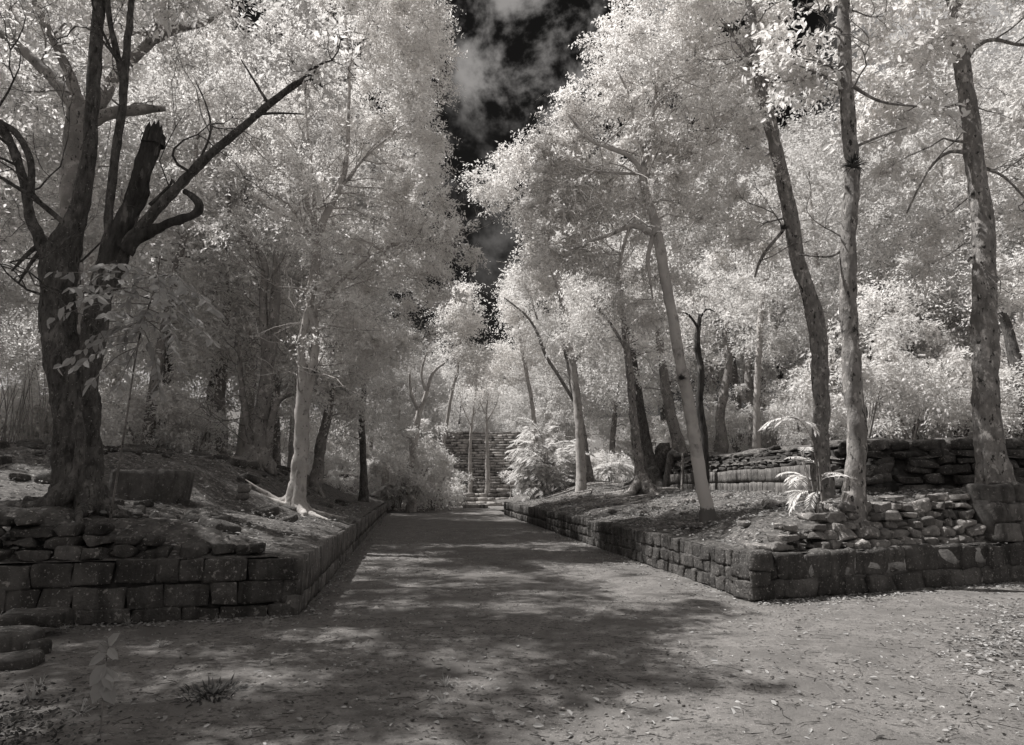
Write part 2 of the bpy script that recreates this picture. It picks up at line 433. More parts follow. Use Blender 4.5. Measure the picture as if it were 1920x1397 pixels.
def masonry(mb, p0, p1, zb, courses, wr, thick, top=None, rnd=0.22, amp=0.012, res=6, proud=0.012, joint=0.008, zb1=None):
    """courses of squared blocks; outer face on the line p0->p1, body to its left"""
    p0 = np.array(p0, float); p1 = np.array(p1, float); Ln = np.linalg.norm(p1 - p0); d = (p1 - p0) / Ln; nrm = np.array([-d[1], d[0]])
    yaw = math.atan2(d[1], d[0]); zb1 = zb if zb1 is None else zb1
    z = 0
    for k, hgt in enumerate(courses):
        s = -random.uniform(0, wr[0]) * 0.5
        while s < Ln:
            w = random.uniform(*wr); s1 = min(s + w, Ln); s0 = max(s, 0)
            if s1 - s0 > 0.06:
                m = (s0 + s1) / 2; t = m / Ln
                if top is None or z + hgt * .6 < top(m):
                    hh = hgt * (1 + random.uniform(-.04, .04))
                    pr = random.uniform(-proud, proud)
                    c = p0 + d * m + nrm * (thick / 2 - pr)
                    stone(mb, (c[0], c[1], zb * (1 - t) + zb1 * t + z + hgt / 2 + .016 * math.sin(m * 1.7 + k * 2.2)), ((s1 - s0) / 2 - joint, thick / 2, hh / 2 - joint * .6), yaw, rnd, amp, 5, res,
                          (random.uniform(-.015, .015), random.uniform(-.02, .02)), 0, .95)
            s = s + w
        z += hgt
def rubble(mb, p0, p1, zb, top, wr, hr, thick, batter=0.25, rnd=0.75, amp=0.03, res=6, zb1=None, wav=0.0):
    p0 = np.array(p0, float); p1 = np.array(p1, float); Ln = np.linalg.norm(p1 - p0); d = (p1 - p0) / Ln; nrm = np.array([-d[1], d[0]])
    yaw = math.atan2(d[1], d[0]); zb1 = zb if zb1 is None else zb1
    z = 0; mx = max(top(s) for s in np.linspace(0, Ln, 40))
    while z < mx:
        hc = random.uniform(*hr); s = -random.uniform(0, wr[0])
        while s < Ln:
            w = random.uniform(*wr)
            m = s + w / 2; t = np.clip(m / Ln, 0, 1)
            hh = hc * random.uniform(.62, 1.12)
            if 0 <= m <= Ln and z + hh * .5 < top(m):
                o = z * batter + random.uniform(-.04, .05) + wav * math.sin(m * 2.1)
                th = thick * random.uniform(.75, 1.1)
                c = p0 + d * m + nrm * (o + th / 2)
                stone(mb, (c[0], c[1], zb * (1 - t) + zb1 * t + z + hc / 2 + random.uniform(-.012, .012)), (w / 2 * .97, th / 2, hh / 2), yaw + random.uniform(-.15, .15),
                      rnd * random.uniform(.7, 1.1), amp, 4.5, res, (random.uniform(-.15, .15), random.uniform(-.12, .12)), 7, .70)
            s += w
        z += hc * .96
def corebox(mb, p0, p1, z0, z1a, z1b, o0, o1):
    """packed earth core behind the stones"""
    p0 = np.array(p0, float); p1 = np.array(p1, float); Ln = np.linalg.norm(p1 - p0); d = (p1 - p0) / Ln; n = np.array([-d[1], d[0]])
    V = []
    for p, zt in ((p0, z1a), (p1, z1b)):
        for o in (o0, o1):
            q = p + n * o
            V += [(q[0], q[1], z0), (q[0], q[1], zt)]
    mb.add(V, [(0, 4, 5, 1), (1, 5, 7, 3), (3, 7, 6, 2), (0, 2, 6, 4), (0, 1, 3, 2), (4, 6, 7, 5)])

# left low wall, path side (streaked upright slabs)
def wallthing(name, label, loc): return empty(name, loc, label, 'wall')
LW = wallthing('retaining_wall', 'long low retaining wall along the left side of the path, streaked grey stone', (CL[0], CL[1], 0))
mb = MB(); masonry(mb, CL, EL, 0, [0.24, 0.46], (0.16, 0.5), 0.3, rnd=.14, amp=.02, zb1=-0.14, res=4, joint=.003)
mb.build('path_face', M['streak'], LW)
mb = MB(); a = CL + np.array([.0, .0]); corebox(mb, CL + (EL - CL) * .008, EL, -.1, .655, .50, .025, .28); mb.build('core', M['mortar'], LW)
# left front wall: three courses of big dark blocks, then flat rubble rising to the left
FW = wallthing('front_wall', 'dark front wall of the left terrace, big mossy blocks under flat rubble', (CL[0] - 2, CL[1], 0))
far = np.array([-13.0, YL(-13.0)])
def orient(a, b): return (b, a)
mb = MB(); masonry(mb, far, CL + np.array([-.0, 0.004]), 0, [0.16, 0.27, 0.26], (0.22, 0.62), 0.35, rnd=.10, amp=.024, proud=.012, joint=.002); mb.build('block_courses', M['block'], FW)
LnF = np.linalg.norm(far - CL)
def topL(s):                  # s from the far-left end to the corner
    q = LnF - s               # metres from the corner
    return float(np.interp(q, [0, .5, 1.2, 2.0, 2.6, 3.2, 4.5, 12], [0, .04, .12, .26, .42, .5, .58, .62]))
mb = MB(); rubble(mb, far + [0, .10], CL + [-.15, .10], 0.685, topL, (0.2, 0.48), (0.10, 0.17), 0.4, batter=.5, rnd=.6, amp=.04, res=8)
mb.build('rubble_courses', M['block'], FW)
mb = MB(); corebox(mb, far, CL - [.3, 0], -.1, .64, .64, .03, .33)
corebox(mb, far + [0, .35], CL + [-3.4, .35], .5, 1.08, .98, 0.12, .7); mb.build('core', M['core'], FW)

# right low wall, path side, three courses
RW = wallthing('retaining_wall', 'long low retaining wall along the right side of the path, squared blocks', (CR[0], CR[1], 0))
mb = MB()
d_ = (CR - ER) / np.linalg.norm(CR - ER)
mid = ER + d_ * 13.5; mid2 = ER + d_ * 20
masonry(mb, ER, mid, 0.0, [0.3, 0.4], (0.3, 0.5), 0.3, rnd=.2, amp=.015, res=4)
masonry(mb, mid, mid2, 0.0, [0.22, 0.22, 0.24], (0.2, 0.44), 0.3, rnd=.18, amp=.025, res=4, joint=.003)
masonry(mb, mid2, CR, 0.0, [0.21, 0.20, 0.24], (0.18, 0.40), 0.3, rnd=.18, amp=.03, proud=.012, joint=.003)
mb.build('path_face', M['block'], RW)
mb = MB(); corebox(mb, ER, CR - d_ * .3, -.1, .64, .60, .03, .28); mb.build('core', M['mortar'], RW)
# right front wall
RF = wallthing('front_wall', 'front wall of the right terrace, two courses of large worn blocks', (CR[0] + 2, CR[1] + 1, 0))
FR2 = CR + (FR - CR) * 1.9
mb = MB(); LnR = np.linalg.norm(FR2 - CR)
dR = (FR2 - CR) / LnR; nR = np.array([-dR[1], dR[0]])
masonry(mb, CR + [0.0, -.004], FR2, 0, [0.27, 0.36], (0.34, 0.74), 0.42, rnd=.18, amp=.045, proud=.02, joint=.002); mb.build('block_courses', M['block'], RF)
mb = MB(); corebox(mb, CR + dR * .3, FR2, -.1, .58, .58, .035, .4); mb.build('core', M['mortar'], RF)
# rubble bank above it
RB = wallthing('rubble_wall', 'pale rounded rubble stones heaped above the right front wall', (CR[0] + 2, CR[1] + 1.3, .6))
def topR(s): return float(np.interp(s, [0, .3, .8, 1.4, 2.2, 3.0, 4.2, 5, 12], [.05, .16, .36, .50, .64, .72, .76, .82, .9]))
mb = MB()
a = CR + dR * .25 + nR * .10; b = CR + dR * 5.1 + nR * .22
rubble(mb, a, b, 0.615, topR, (0.18, 0.48), (0.12, 0.18), 0.34, batter=.50, rnd=.6, amp=.04, wav=.04, res=8)
mb.build('stones', M['rubble'], RB)
mb = MB(); corebox(mb, CR + dR * 1.5 + nR * .38, b + nR * .28, .4, 0.80, 1.18, 0, .5); mb.build('core', M['core'], RB)
# taller block pier at the right edge
BP = wallthing('block_pier', 'tall pier of squared blocks at the right edge beside the rubble', (FR[0], FR[1], .6))
mb = MB(); pa = CR + dR * 5.15 + nR * .06; pb = CR + dR * 10 + nR * .06
masonry(mb, pa, pb, 0.63, [0.32, 0.34, 0.32], (0.36, 0.6), 0.5, rnd=.35, amp=.045, proud=.035, joint=.010); mb.build('blocks', M['pier'], BP)
mb = MB(); corebox(mb, pa, pb, .5, 1.45, 1.45, .09, .5); mb.build('core', M['mortar'], BP)

# upper terrace wall: streaked blocks with thin rubble on top, then big rough stones facing the camera
UWt = wallthing('upper_wall', 'long dark wall of the upper right terrace, smooth blocks capped with thin rubble', (UW[1][0], UW[1][1], 1.2))
mb = MB(); masonry(mb, UW[0], UW[1], 1.25, [0.38, 0.40], (0.3, 0.55), 0.3, rnd=.15, amp=.015, zb1=1.30, res=4); mb.build('block_courses', M['streak'], UWt)
mb = MB(); rubble(mb, UW[0] + [.06, 0], UW[1] + [.06, 0], 2.02, lambda s: .52 + .06 * math.sin(s * 1.3), (0.3, 0.7), (0.09, 0.14), 0.4, batter=.3, rnd=.6, res=4, zb1=2.07)
mb.build('rubble_courses', M['block'], UWt)  # dark block stone puts the trees' shade into this rubble's colour
mb = MB(); corebox(mb, UW[0], UW[1], .9, 2.45, 2.4, .2, .5); mb.build('core', M['core'], UWt)
UF = wallthing('upper_wall', 'rough upper wall of big dark flat stones behind the thick right-hand trunk', (UW[2][0], UW[2][1], 1.2))
mb = MB()
rubble(mb, UW[2], UW[3], 1.30, lambda s: 1.30 + .10 * math.sin(s * 1.9 + 1), (0.35, 0.95), (0.15, 0.30), 0.5, batter=.12, rnd=.5, amp=.05, res=6)
rubble(mb, UW[3], UW[4], 1.30, lambda s: 1.22 - .05 * s, (0.35, 0.9), (0.15, 0.28), 0.5, batter=.12, rnd=.5, amp=.05, res=6)
rubble(mb, UW[1], UW[2], 1.30, lambda s: 1.12, (0.3, 0.6), (0.15, 0.28), 0.5, batter=.1, rnd=.5, amp=.05, res=4)
mb.build('stones', M['block'], UF)
mb = MB(); corebox(mb, UW[2], UW[3], .9, 2.42, 2.42, .28, .6); corebox(mb, UW[3], UW[4], .9, 2.3, 1.9, .28, .6); mb.build('core', M['core'], UF)

# stone block behind the giant tree on the left
bl = MB(); cB = W(266, 950, 11.3)
zB = H(cB[0], cB[1])
stone(bl, (0, 0, 0), (0.5, 0.42, 0.40), R(-3), .10, .035, 3, 8, (0, .02))
o = bl.build('stone_block', M['pier']); o.location = (cB[0] - .1, cB[1] + .4, 1.42); tag(o, 'large squared stone block lying behind the giant left tree', 'stone block')

# far stairway of the pyramid
ST = empty('pyramid_staircase', (-2.9, 62, 0), 'steep grey stone staircase of the pyramid at the end of the path', 'staircase')
mb = MB(); Y0 = 62.0
nst = 20; rise = 0.26; tread = 0.30
xc = (915 - 960) / F * 64
for k in range(nst):
    y = Y0 + k * tread; z = 1.7 + k * rise
    masonry(mb, (xc - 5.5, y), (xc + 5.5, y), z, [rise], (0.9, 2.4), 0.75, rnd=.3, amp=.02, res=3, proud=.03, joint=.012)
mb.build('steps', M['stair'], ST)
mb = MB()
ys_ = Y0 + .25
corebox(mb, (xc - 4.5, ys_ + 3), (xc + 4.5, ys_ + 3), 0, 1.7 + nst * rise * .42, 1.7 + nst * rise * .42, 0, 12)
corebox(mb, (xc - 4.5, ys_ + 5.8), (xc + 4.5, ys_ + 5.8), 0, 1.7 + nst * rise - .1, 1.7 + nst * rise - .1, 0, 12)
mb.build('core', M['core'], ST)
BS = empty('broad_steps', (0, 54, 0), 'broad low stone steps below the pyramid staircase', 'steps')
mb = MB()
for k in range(5):
    y = 55 + k * 1.1; masonry(mb, (xc - 5 - k * .4, y), (xc + 8.0, y), k * .34, [.34], (.6, 1.3), 1.3, rnd=.2, amp=.03, res=3, proud=.04)
mb.build('steps', M['stair'], BS)
LS = empty('stepped_wall', (-14, 46, 0), 'low stepped stone wall seen between trunks left of the path', 'wall')
mb = MB(); cx = (625 - 960) / F * 48
for k in range(7):
    masonry(mb, (cx - 3.5, 47 + k * .25), (cx + 2.6, 47 + k * .25), 0.7 + k * .24, [.24], (.4, .9), .6, rnd=.25, amp=.03, res=3, proud=.05)
mb.build('courses', M['stair'], LS)
corem = MB(); corebox(corem, (cx - 3.5, 48), (cx + 2.6, 48), 0, 2.1, 2.1, .6, 4); corem.build('core', M['core'], LS)

# ------------------------------------------------------------------ tubes, branches, leaves
def resample(P, R_, step):
    P = np.asarray(P, float); R_ = np.asarray(R_, float)
    if len(P) == 2: P = np.stack([P[0], (P[0] + P[1]) / 2, P[1]]); R_ = np.array([R_[0], R_.mean(), R_[1]])
    seg = np.linalg.norm(np.diff(P, axis=0), axis=1); s = np.concatenate([[0], np.cumsum(seg)])
    n = max(3, int(s[-1] / step) + 1); t = np.linspace(0, s[-1], n)
    # Catmull-Rom
    idx = np.clip(np.searchsorted(s, t, side='right') - 1, 0, len(P) - 2)
    u = ((t - s[idx]) / np.maximum(seg[idx], 1e-9))[:, None]
    p1 = P[idx]; p2 = P[idx + 1]; p0 = P[np.maximum(idx - 1, 0)]; p3 = P[np.minimum(idx + 2, len(P) - 1)]
    Q = .5 * ((2 * p1) + (-p0 + p2) * u + (2 * p0 - 5 * p1 + 4 * p2 - p3) * u ** 2 + (-p0 + 3 * p1 - 3 * p2 + p3) * u ** 3)
    return Q, np.interp(t, s, R_)
def tube(mb, P, Rr, sides=8, amp=0.0, nsc=6.0, flute=None, cap=True):
    P = np.asarray(P, float); Rr = np.asarray(Rr, float); n = len(P)
    T = np.gradient(P, axis=0); T /= np.linalg.norm(T, axis=1, keepdims=True) + 1e-9
    ref = np.array([0.31, 0.95, 0.05]) if abs(T[0][2]) > .5 else np.array([0, 0, 1.0])
    A = np.cross(T, ref); A /= np.linalg.norm(A, axis=1, keepdims=True) + 1e-9
    for i in range(1, n):
        if np.dot(A[i], A[i - 1]) < 0: A[i] = -A[i]
    B = np.cross(T, A)
    th = np.linspace(0, 2 * math.pi, sides, endpoint=False)
    D = A[:, None] * np.cos(th)[None, :, None] + B[:, None] * np.sin(th)[None, :, None]
    RR = np.repeat(Rr[:, None], sides, 1)
    if flute is not None:
        k, ph, prof = flute
        RR = RR * (1 + prof[:, None] * (np.abs(np.cos(th * k / 2 + ph))[None] ** 1.5 * 1.3 - .55))
    V = P[:, None] + D * RR[..., None]
    V = V.reshape(-1, 3)
    if amp:
        V = V + D.reshape(-1, 3) * (amp * RR.ravel() * fbm(V * np.array([1, 1, .45]), nsc, 51, 3))[:, None]
    i = np.arange(n * sides).reshape(n, sides); j = np.roll(i, -1, 1)
    Q = np.stack([i[:-1].ravel(), j[:-1].ravel(), j[1:].ravel(), i[1:].ravel()], 1)
    Tt = None
    if cap:
        V = np.concatenate([V, P[-1:] + T[-1:] * Rr[-1] * .3]); top = len(V) - 1
        Tt = np.stack([i[-1], j[-1], np.full(sides, top)], 1)
    mb.add(V, Q, Tt)
def tubes3(mb, A, B, r0, r1):
    """many tiny three-sided twigs at once"""
    A = np.asarray(A); B = np.asarray(B); n = len(A)
    if n == 0: return
    T = B - A; T /= np.linalg.norm(T, axis=1, keepdims=True) + 1e-9
    X_ = np.cross(T, np.array([.3, .2, .93])); X_ /= np.linalg.norm(X_, axis=1, keepdims=True) + 1e-9
    Y_ = np.cross(T, X_)
    V = np.zeros((n, 6, 3))
    for k in range(3):
        c, s = math.cos(k * 2.094), math.sin(k * 2.094)
        o = X_ * c + Y_ * s
        V[:, k] = A + o * r0; V[:, 3 + k] = B + o * r1
    b = (np.arange(n) * 6)[:, None]
    Q = np.concatenate([b + np.array([[0, 1, 4, 3]]), b + np.array([[1, 2, 5, 4]]), b + np.array([[2, 0, 3, 5]])])
    mb.add(V.reshape(-1, 3), Q)
def leaves(mb, P, D, Nn, L, wr=0.42, shape=4):
    """P base, D direction along the leaf, Nn approx normal, L length"""
    D = D / (np.linalg.norm(D, axis=1, keepdims=True) + 1e-9)
    Sd = np.cross(D, Nn); Sd /= np.linalg.norm(Sd, axis=1, keepdims=True) + 1e-9
    Up = np.cross(Sd, D); L = L[:, None]; w = L * wr * .5
    n = len(P); b = np.arange(n)[:, None]
    if shape == 4:
        V = np.stack([P, P + D * L * .45 + Sd * w, P + D * L - Up * L * .10, P + D * L * .45 - Sd * w], 1)
        mb.add(V.reshape(-1, 3), b * 4 + np.array([[0, 1, 2, 3]]))
    else:           # folded oval leaf, two halves
        V = np.stack([P, P + D * L * .28 + Sd * w * .9 + Up * w * .25, P + D * L * .68 + Sd * w * .8 + Up * w * .15 - Up * L * .05,
                      P + D * L - Up * L * .16, P + D * L * .68 - Sd * w * .8 + Up * w * .15 - Up * L * .05, P + D * L * .28 - Sd * w * .9 + Up * w * .25], 1)
        mb.add(V.reshape(-1, 3), np.concatenate([b * 6 + np.array([[0, 1, 2, 3]]), b * 6 + np.array([[0, 3, 4, 5]])]))
def rdir(n, zbias=0.0, flat=1.0):
    v = rng.normal(size=(n, 3)); v[:, 2] = v[:, 2] * flat + zbias
    return v / (np.linalg.norm(v, axis=1, keepdims=True) + 1e-9)
def foliage(mbl, mbt, C, rad, ntw, nlf, L, droop=0.25, shape=4, wr=.42, flat=.6, twr=.004, out=None):
    """C clump centres, rad clump radii; ntw twigs per clump, nlf leaves per twig"""
    n = len(C)
    if n == 0: return
    c = np.repeat(C, ntw, 0); r = np.repeat(rad, ntw)
    d = rdir(n * ntw, .15, flat)
    start = c + rdir(n * ntw) * (r * .25)[:, None]
    ln = r * rng.uniform(.55, 1.15, n * ntw)
    end = start + d * ln[:, None] - np.array([0, 0, 1]) * (ln * droop)[:, None]
    if mbt is not None: tubes3(mbt, c, (start + end) / 2, twr * 1.5, twr); 
    m = n * ntw * nlf
    t = np.tile(np.linspace(.15, 1.0, nlf), n * ntw) + rng.uniform(-.06, .06, m)
    S0 = np.repeat(start, nlf, 0); E0 = np.repeat(end, nlf, 0); dd = np.repeat(d, nlf, 0)
    P = S0 + (E0 - S0) * t[:, None]
    P[:, 2] += np.repeat(ln, nlf) * .18 * np.sin(t * 3.0)
    side = np.cross(dd, rdir(m, 1.2)); side /= np.linalg.norm(side, axis=1, keepdims=True) + 1e-9
    sg = np.tile(np.where(np.arange(nlf) % 2 == 0, 1.0, -1.0), n * ntw)
    D = dd * .6 + side * sg[:, None] * .9 + rng.normal(size=(m, 3)) * .35 + np.array([0, 0, -droop])
    Nn = rdir(m, 1.3)
    P = P + rng.normal(size=(m, 3)) * (L * .35)
    lv = np.repeat(rng.uniform(.72, 1.35, n), ntw * nlf)
    leaves(mbl, P, D, Nn, L * lv * rng.uniform(.65, 1.2, m), wr, shape)

# places that stay open: the strip of sky over the path, and the gaps the sun reaches the ground through
def inpoly(px, py, poly):
    poly = np.asarray(poly, float); r = np.zeros(len(px), bool); j = len(poly) - 1
    for i in range(len(poly)):
        xi, yi = poly[i]; xj, yj = poly[j]
        if yi != yj:
            c = ((yi > py) != (yj > py)) & (px < (xj - xi) * (py - yi) / (yj - yi) + xi)
            r ^= c
        j = i
    return r
GAPC = [(800, -400), (838, 0), (855, 60), (846, 130), (868, 240), (840, 330), (866, 400), (930, 470), (902, 520), (915, 560), (898, 640),
        (926, 645), (938, 600), (930, 540), (985, 470), (965, 430), (940, 405), (882, 385), (862, 350), (885, 262), (950, 268), (1012, 200), (1032, 130), (1105, 60), (1150, 0), (1230, -400)]
GAPR = [(1470, -100), (1572, -100), (1570, 90), (1550, 240), (1430, 250), (1480, 130)]
GAPR2 = [(1825, 10), (1900, 0), (1900, 120), (1830, 170)]
LIT = [[(1230, 1180), (1500, 1120), (1920, 1080), (2000, 1300), (1700, 1320), (1540, 1300), (1260, 1255)],
       [(760, 945), (1000, 950), (1080, 985), (900, 990), (780, 975)],
       [(930, 1045), (1150, 1060), (1220, 1100), (1100, 1090)],
       [(330, 1270), (560, 1235), (600, 1290), (400, 1340)], [(540, 1190), (700, 1165), (720, 1195), (560, 1225)],
       [(780, 1230), (900, 1220), (1000, 1300), (800, 1310)], [(1000, 1320), (1500, 1300), (1500, 1397), (1050, 1397)]]
def _lit3():
    out = []
    for p in LIT:
        out.append([tuple(G(a, b)[:2]) for a, b in p])
    return out
LITG = _lit3()
LITT = [[(3.6, 9.2), (6.8, 10.6), (7.5, 13), (4.6, 13.5)], [(-4.2, 9.6), (-3.0, 9.2), (-3.6, 14), (-5.2, 14)], [(1.5, 18), (4.5, 18), (4.2, 34), (0.2, 34)], [(2.2, 9), (3.4, 8.7), (2.4, 15), (1.2, 15)], [(-1.8, 33), (4, 33), (4.5, 42), (-2.4, 42)]]
def keep(C, rad, gaps=(GAPC,), frac=.55, sun=True, sunk=1.0):
    px, py, f = proj(C); rp_ = rad / f * F
    bad = np.zeros(len(C), bool)
    for g in gaps:
        cnt = inpoly(px, py, g).astype(int) * 2
        for a in (0, 1.05, 2.1, 3.14, 4.2, 5.2):
            cnt += inpoly(px + rp_ * frac * math.cos(a), py + rp_ * frac * math.sin(a), g)
        bad |= cnt >= 2
    if sun:
        for polys, zg in ((LITG, 0.0), (LITT, 1.0)):
            Q = C - SUN * ((C[:, 2] - zg) / SUN[2])[:, None]
            for g in polys: bad |= inpoly(Q[:, 0], Q[:, 1], g) & (C[:, 2] > 2.5)
    return ~bad
def sample_ell(c, r, n, shell=.35):
    v = rng.normal(size=(n, 3)); v /= np.linalg.norm(v, axis=1, keepdims=True)
    q = rng.uniform(shell ** 3, 1, n) ** (1 / 3)
    return c + v * q[:, None] * r

def connect(mbt, nodes, nrad, C, rad, sides=5, rmin=.008, wob=.12, rk=.013):
    """grow curved limbs from the skeleton to every clump"""
    nodes = list(map(np.asarray, nodes)); nrad = list(nrad)
    NA = np.array(nodes); NR = np.array(nrad)
    dist = np.array([np.min(np.linalg.norm(NA - c, axis=1)) for c in C]) if len(C) else []
    for ci in np.argsort(dist):
        c = C[ci]
        dv = c - NA; dl = np.linalg.norm(dv, axis=1)
        cost = dl + np.where(dv[:, 2] < 0, -dv[:, 2] * 1.0, 0) - np.minimum(NR, .15) * 3
        k = int(np.argmin(cost)); a = NA[k]; Ld = dl[k]
        if Ld < .08: continue
        r0 = min(NR[k] * .72, rmin + rk * Ld + .004); 
        n = 6; t = np.linspace(0, 1, n)[:, None]
        P = a + (c - a) * t
        sag = rng.normal(size=3) * Ld * wob; sag[2] = abs(sag[2]) * .3 + Ld * .06
        P = P + np.sin(t * math.pi) * sag + np.concatenate([np.zeros((1, 3)), rng.normal(size=(n - 2, 3)) * Ld * .025, np.zeros((1, 3))])
        Rr = r0 + (rmin * .6 - r0) * t[:, 0] ** .8
        tube(mbt, P, Rr, sides)
        NA = np.concatenate([NA, P[1:]]); NR = np.concatenate([NR, Rr[1:]])

def stem3(depth, pts, ddz=0.0):
    P = []; Rr = []
    for q in pts:
        dd = q[3] if len(q) > 3 else 0.0
        p = W(q[0], q[1], depth + dd); P.append(p); Rr.append(q[2] * .5 / F * (depth + dd) * 1.0)
    return np.array(P), np.array(Rr)
def roots(mb, base, r, n, length, sc=1.0, arc=None):
    for k in range(n):
        a = (2 * math.pi * (k + random.uniform(-.3, .3)) / n) if arc is None else random.uniform(*arc)
        P = []; Rr = []; p = np.array([base[0], base[1], 0.0]); ang = a; L_ = length * random.uniform(.6, 1.2)
        m = 12
        z0_ = H(base[0], base[1])
        for i in range(m + 1):
            t = i / m
            z = H(p[0], p[1])
            if z < z0_ - .35: break
            rr = r * sc * (.42 * (1 - t) ** 1.2 + .03)
            lift = r * 1.3 * (1 - t * 3) ** 2 if t < .33 else 0
            P.append((p[0], p[1], z + lift + rr * .25 + .02)); Rr.append(rr)
            ang += random.uniform(-.35, .35); st = L_ / m
            p = p + np.array([math.cos(ang) * st, math.sin(ang) * st, 0])
        if len(P) < 4: continue
        Rr[-1] = .008; Q, q = resample(P, Rr, .08)
        tube(mb, Q, q, 8, .25, 9)

def sprays(mb, nodes, nr, n, L0):
    """bare crooked branchlets that stand out of the foliage"""
    def grow(p, d, L_, r, lev):
        P = [p]; k = 6
        for i in range(k):
            d = d + rng.normal(size=3) * .28; d[2] += .03; d = d / np.linalg.norm(d); P.append(P[-1] + d * L_ / k)
        P = np.array(P); tube(mb, P, np.linspace(r, max(.0018, r * .3), k + 1), 4 if lev else 5)
        if lev < 3:
            for j in range(3):
                i = random.randint(2, k); q = d + rng.normal(size=3) * .75; grow(P[i], q / np.linalg.norm(q), L_ * random.uniform(.4, .65), r * .5, lev + 1)
    if n and len(nodes):
        for k in range(n):
            i = random.randrange(len(nodes) // 4, len(nodes)); d = rng.normal(size=3); d[1] -= .5; d[2] = abs(d[2]) * .7
            if not keep((np.array(nodes[i]) + d / np.linalg.norm(d) * L0)[None], np.array([L0 * .8]), (GAPC,), 1.0, False)[0]: continue
            grow(np.array(nodes[i]), d / np.linalg.norm(d), L0 * random.uniform(.7, 1.5), min(.022, nr[i] * .5), 0)
# foliage high over the path that keeps it in shade: points on the shaded ground carried up along the sunlight
def shade_points(poly, n, hmin, hmax, z0=0.0):
    g = np.array([G(a, b)[:2] for a, b in poly]); out = []
    lo = g.min(0); hi = g.max(0)
    while len(out) < n:
        q = rng.uniform(lo, hi)
        if not inpoly(q[:1], q[1:], g)[0]: continue
        h = random.uniform(hmin, hmax); p = np.array([q[0], q[1], z0]) + SUN * (h / SUN[2]); out.append(p)
    C = np.array(out); return C[keep(C, np.full(len(C), .7), (GAPC,), .8)]
SHN = shade_points([(0, 1397), (0, 1170), (560, 1150), (1180, 1150), (1230, 1270), (1000, 1397)], 190, 9, 15)
SHF = shade_points([(560, 1160), (700, 985), (1060, 985), (1400, 1130), (1230, 1180), (1180, 1290)], 200, 7.5, 14)
SHB = shade_points([(1050, 1397), (1700, 1397), (1900, 1350), (1900, 1500), (900, 1500)], 60, 9, 13)
def make_tree(label, depth, stems, crowns, bark='bark_mid', leafL=.10, clr=.55, ntw=14, nlf=16, lm='leaf', sides=14, detail=.10, flute=None,
              nroot=0, rootl=1.6, gaps=(GAPC,), sun=True, group=None, name='tree', shape=4, droop=.25, flat=.6, basefix=True, extra=None, wr=.42, ccode=5, wob=.12, sfrac=.55, nspray=0, slen=1.3, flare=1.3, wk=1.0, shade=None):
    b = stems[0][0]; p0 = W(b[0], b[1], depth)
    zt = H(p0[0], p0[1])
    root = empty(name, (p0[0], p0[1], zt - .05), label, 'tree', group)
    org = np.array([p0[0], p0[1], zt - .05])
    mt = MB(); nodes = []; nr = []
    for si, st in enumerate(stems):
        P, Rr = stem3(depth, st); Rr = Rr * wk
        if si == 0:          # meet the ground, flare at the foot
            P[0][2] = min(P[0][2], zt) - .12
            P = np.concatenate([P[:1], P[:1] + (P[1] - P[0]) * .10, P[1:]]); Rr = np.concatenate([[Rr[0] * flare], [Rr[0] * 1.1], Rr[1:]])
        Q, q = resample(P, Rr, detail)
        Q = Q + np.stack([noise(Q, .9, 61), noise(Q, .9, 62), np.zeros(len(Q))], 1) * np.minimum(q, .12)[:, None] * .5
        fl = None
        if flute and si == 0:
            tt = np.linspace(0, 1, len(Q)); fl = (flute[0], .6, flute[1] * np.exp(-tt * flute[2]))
        tube(mt, Q, q, sides, .16, 3.5 / max(q.mean() * 3, .3), fl)
        lo = 1 if si else int(len(Q) * .35)
        nodes += list(Q[lo::3]); nr += list(q[lo::3])
    if nroot: roots(mt, p0, stem3(depth, stems[0])[1][0], nroot, rootl)
    Cs = []
    for cdef in crowns:
        px, py, rx, ry, dd, n = cdef[:6]
        dep = depth + dd; c = W(px, py, dep); k = np.linalg.norm(c - [0, 0, CAMZ]) / F
        rr = np.array([rx * k, (rx + ry) * .5 * k * 1.05, ry * k])
        Cs.append(sample_ell(c, rr, n))
    C = np.concatenate(Cs) if Cs else np.zeros((0, 3))
    if len(C):
        rad = clr * rng.uniform(.7, 1.3, len(C))
        C = C[:]; ok = keep(C, rad, gaps, sfrac, sun) & (C[:, 2] > zt + .5); C = C[ok]; rad = rad[ok]
        connect(mt, nodes, nr, C, rad, ccode, wob=wob)
    sprays(mt, nodes, nr, nspray, slen)
    if shade is not None and len(shade):
        shr = np.full(len(shade), clr * 1.15); connect(mt, nodes, nr, shade, shr, ccode, wob=wob)
        C = np.concatenate([C, shade]); rad = np.concatenate([rad, shr])
    if len(C):
        ml = MB()
        foliage(ml, mt, C, rad, ntw, nlf, leafL, droop, shape, wr, flat, .0025)
    mt.build('trunk', M[bark], root, origin=org)
    if len(C):
        ml.build('crown', M[lm], root, smooth=False, origin=org)
    if extra: extra(root, org)
    return root

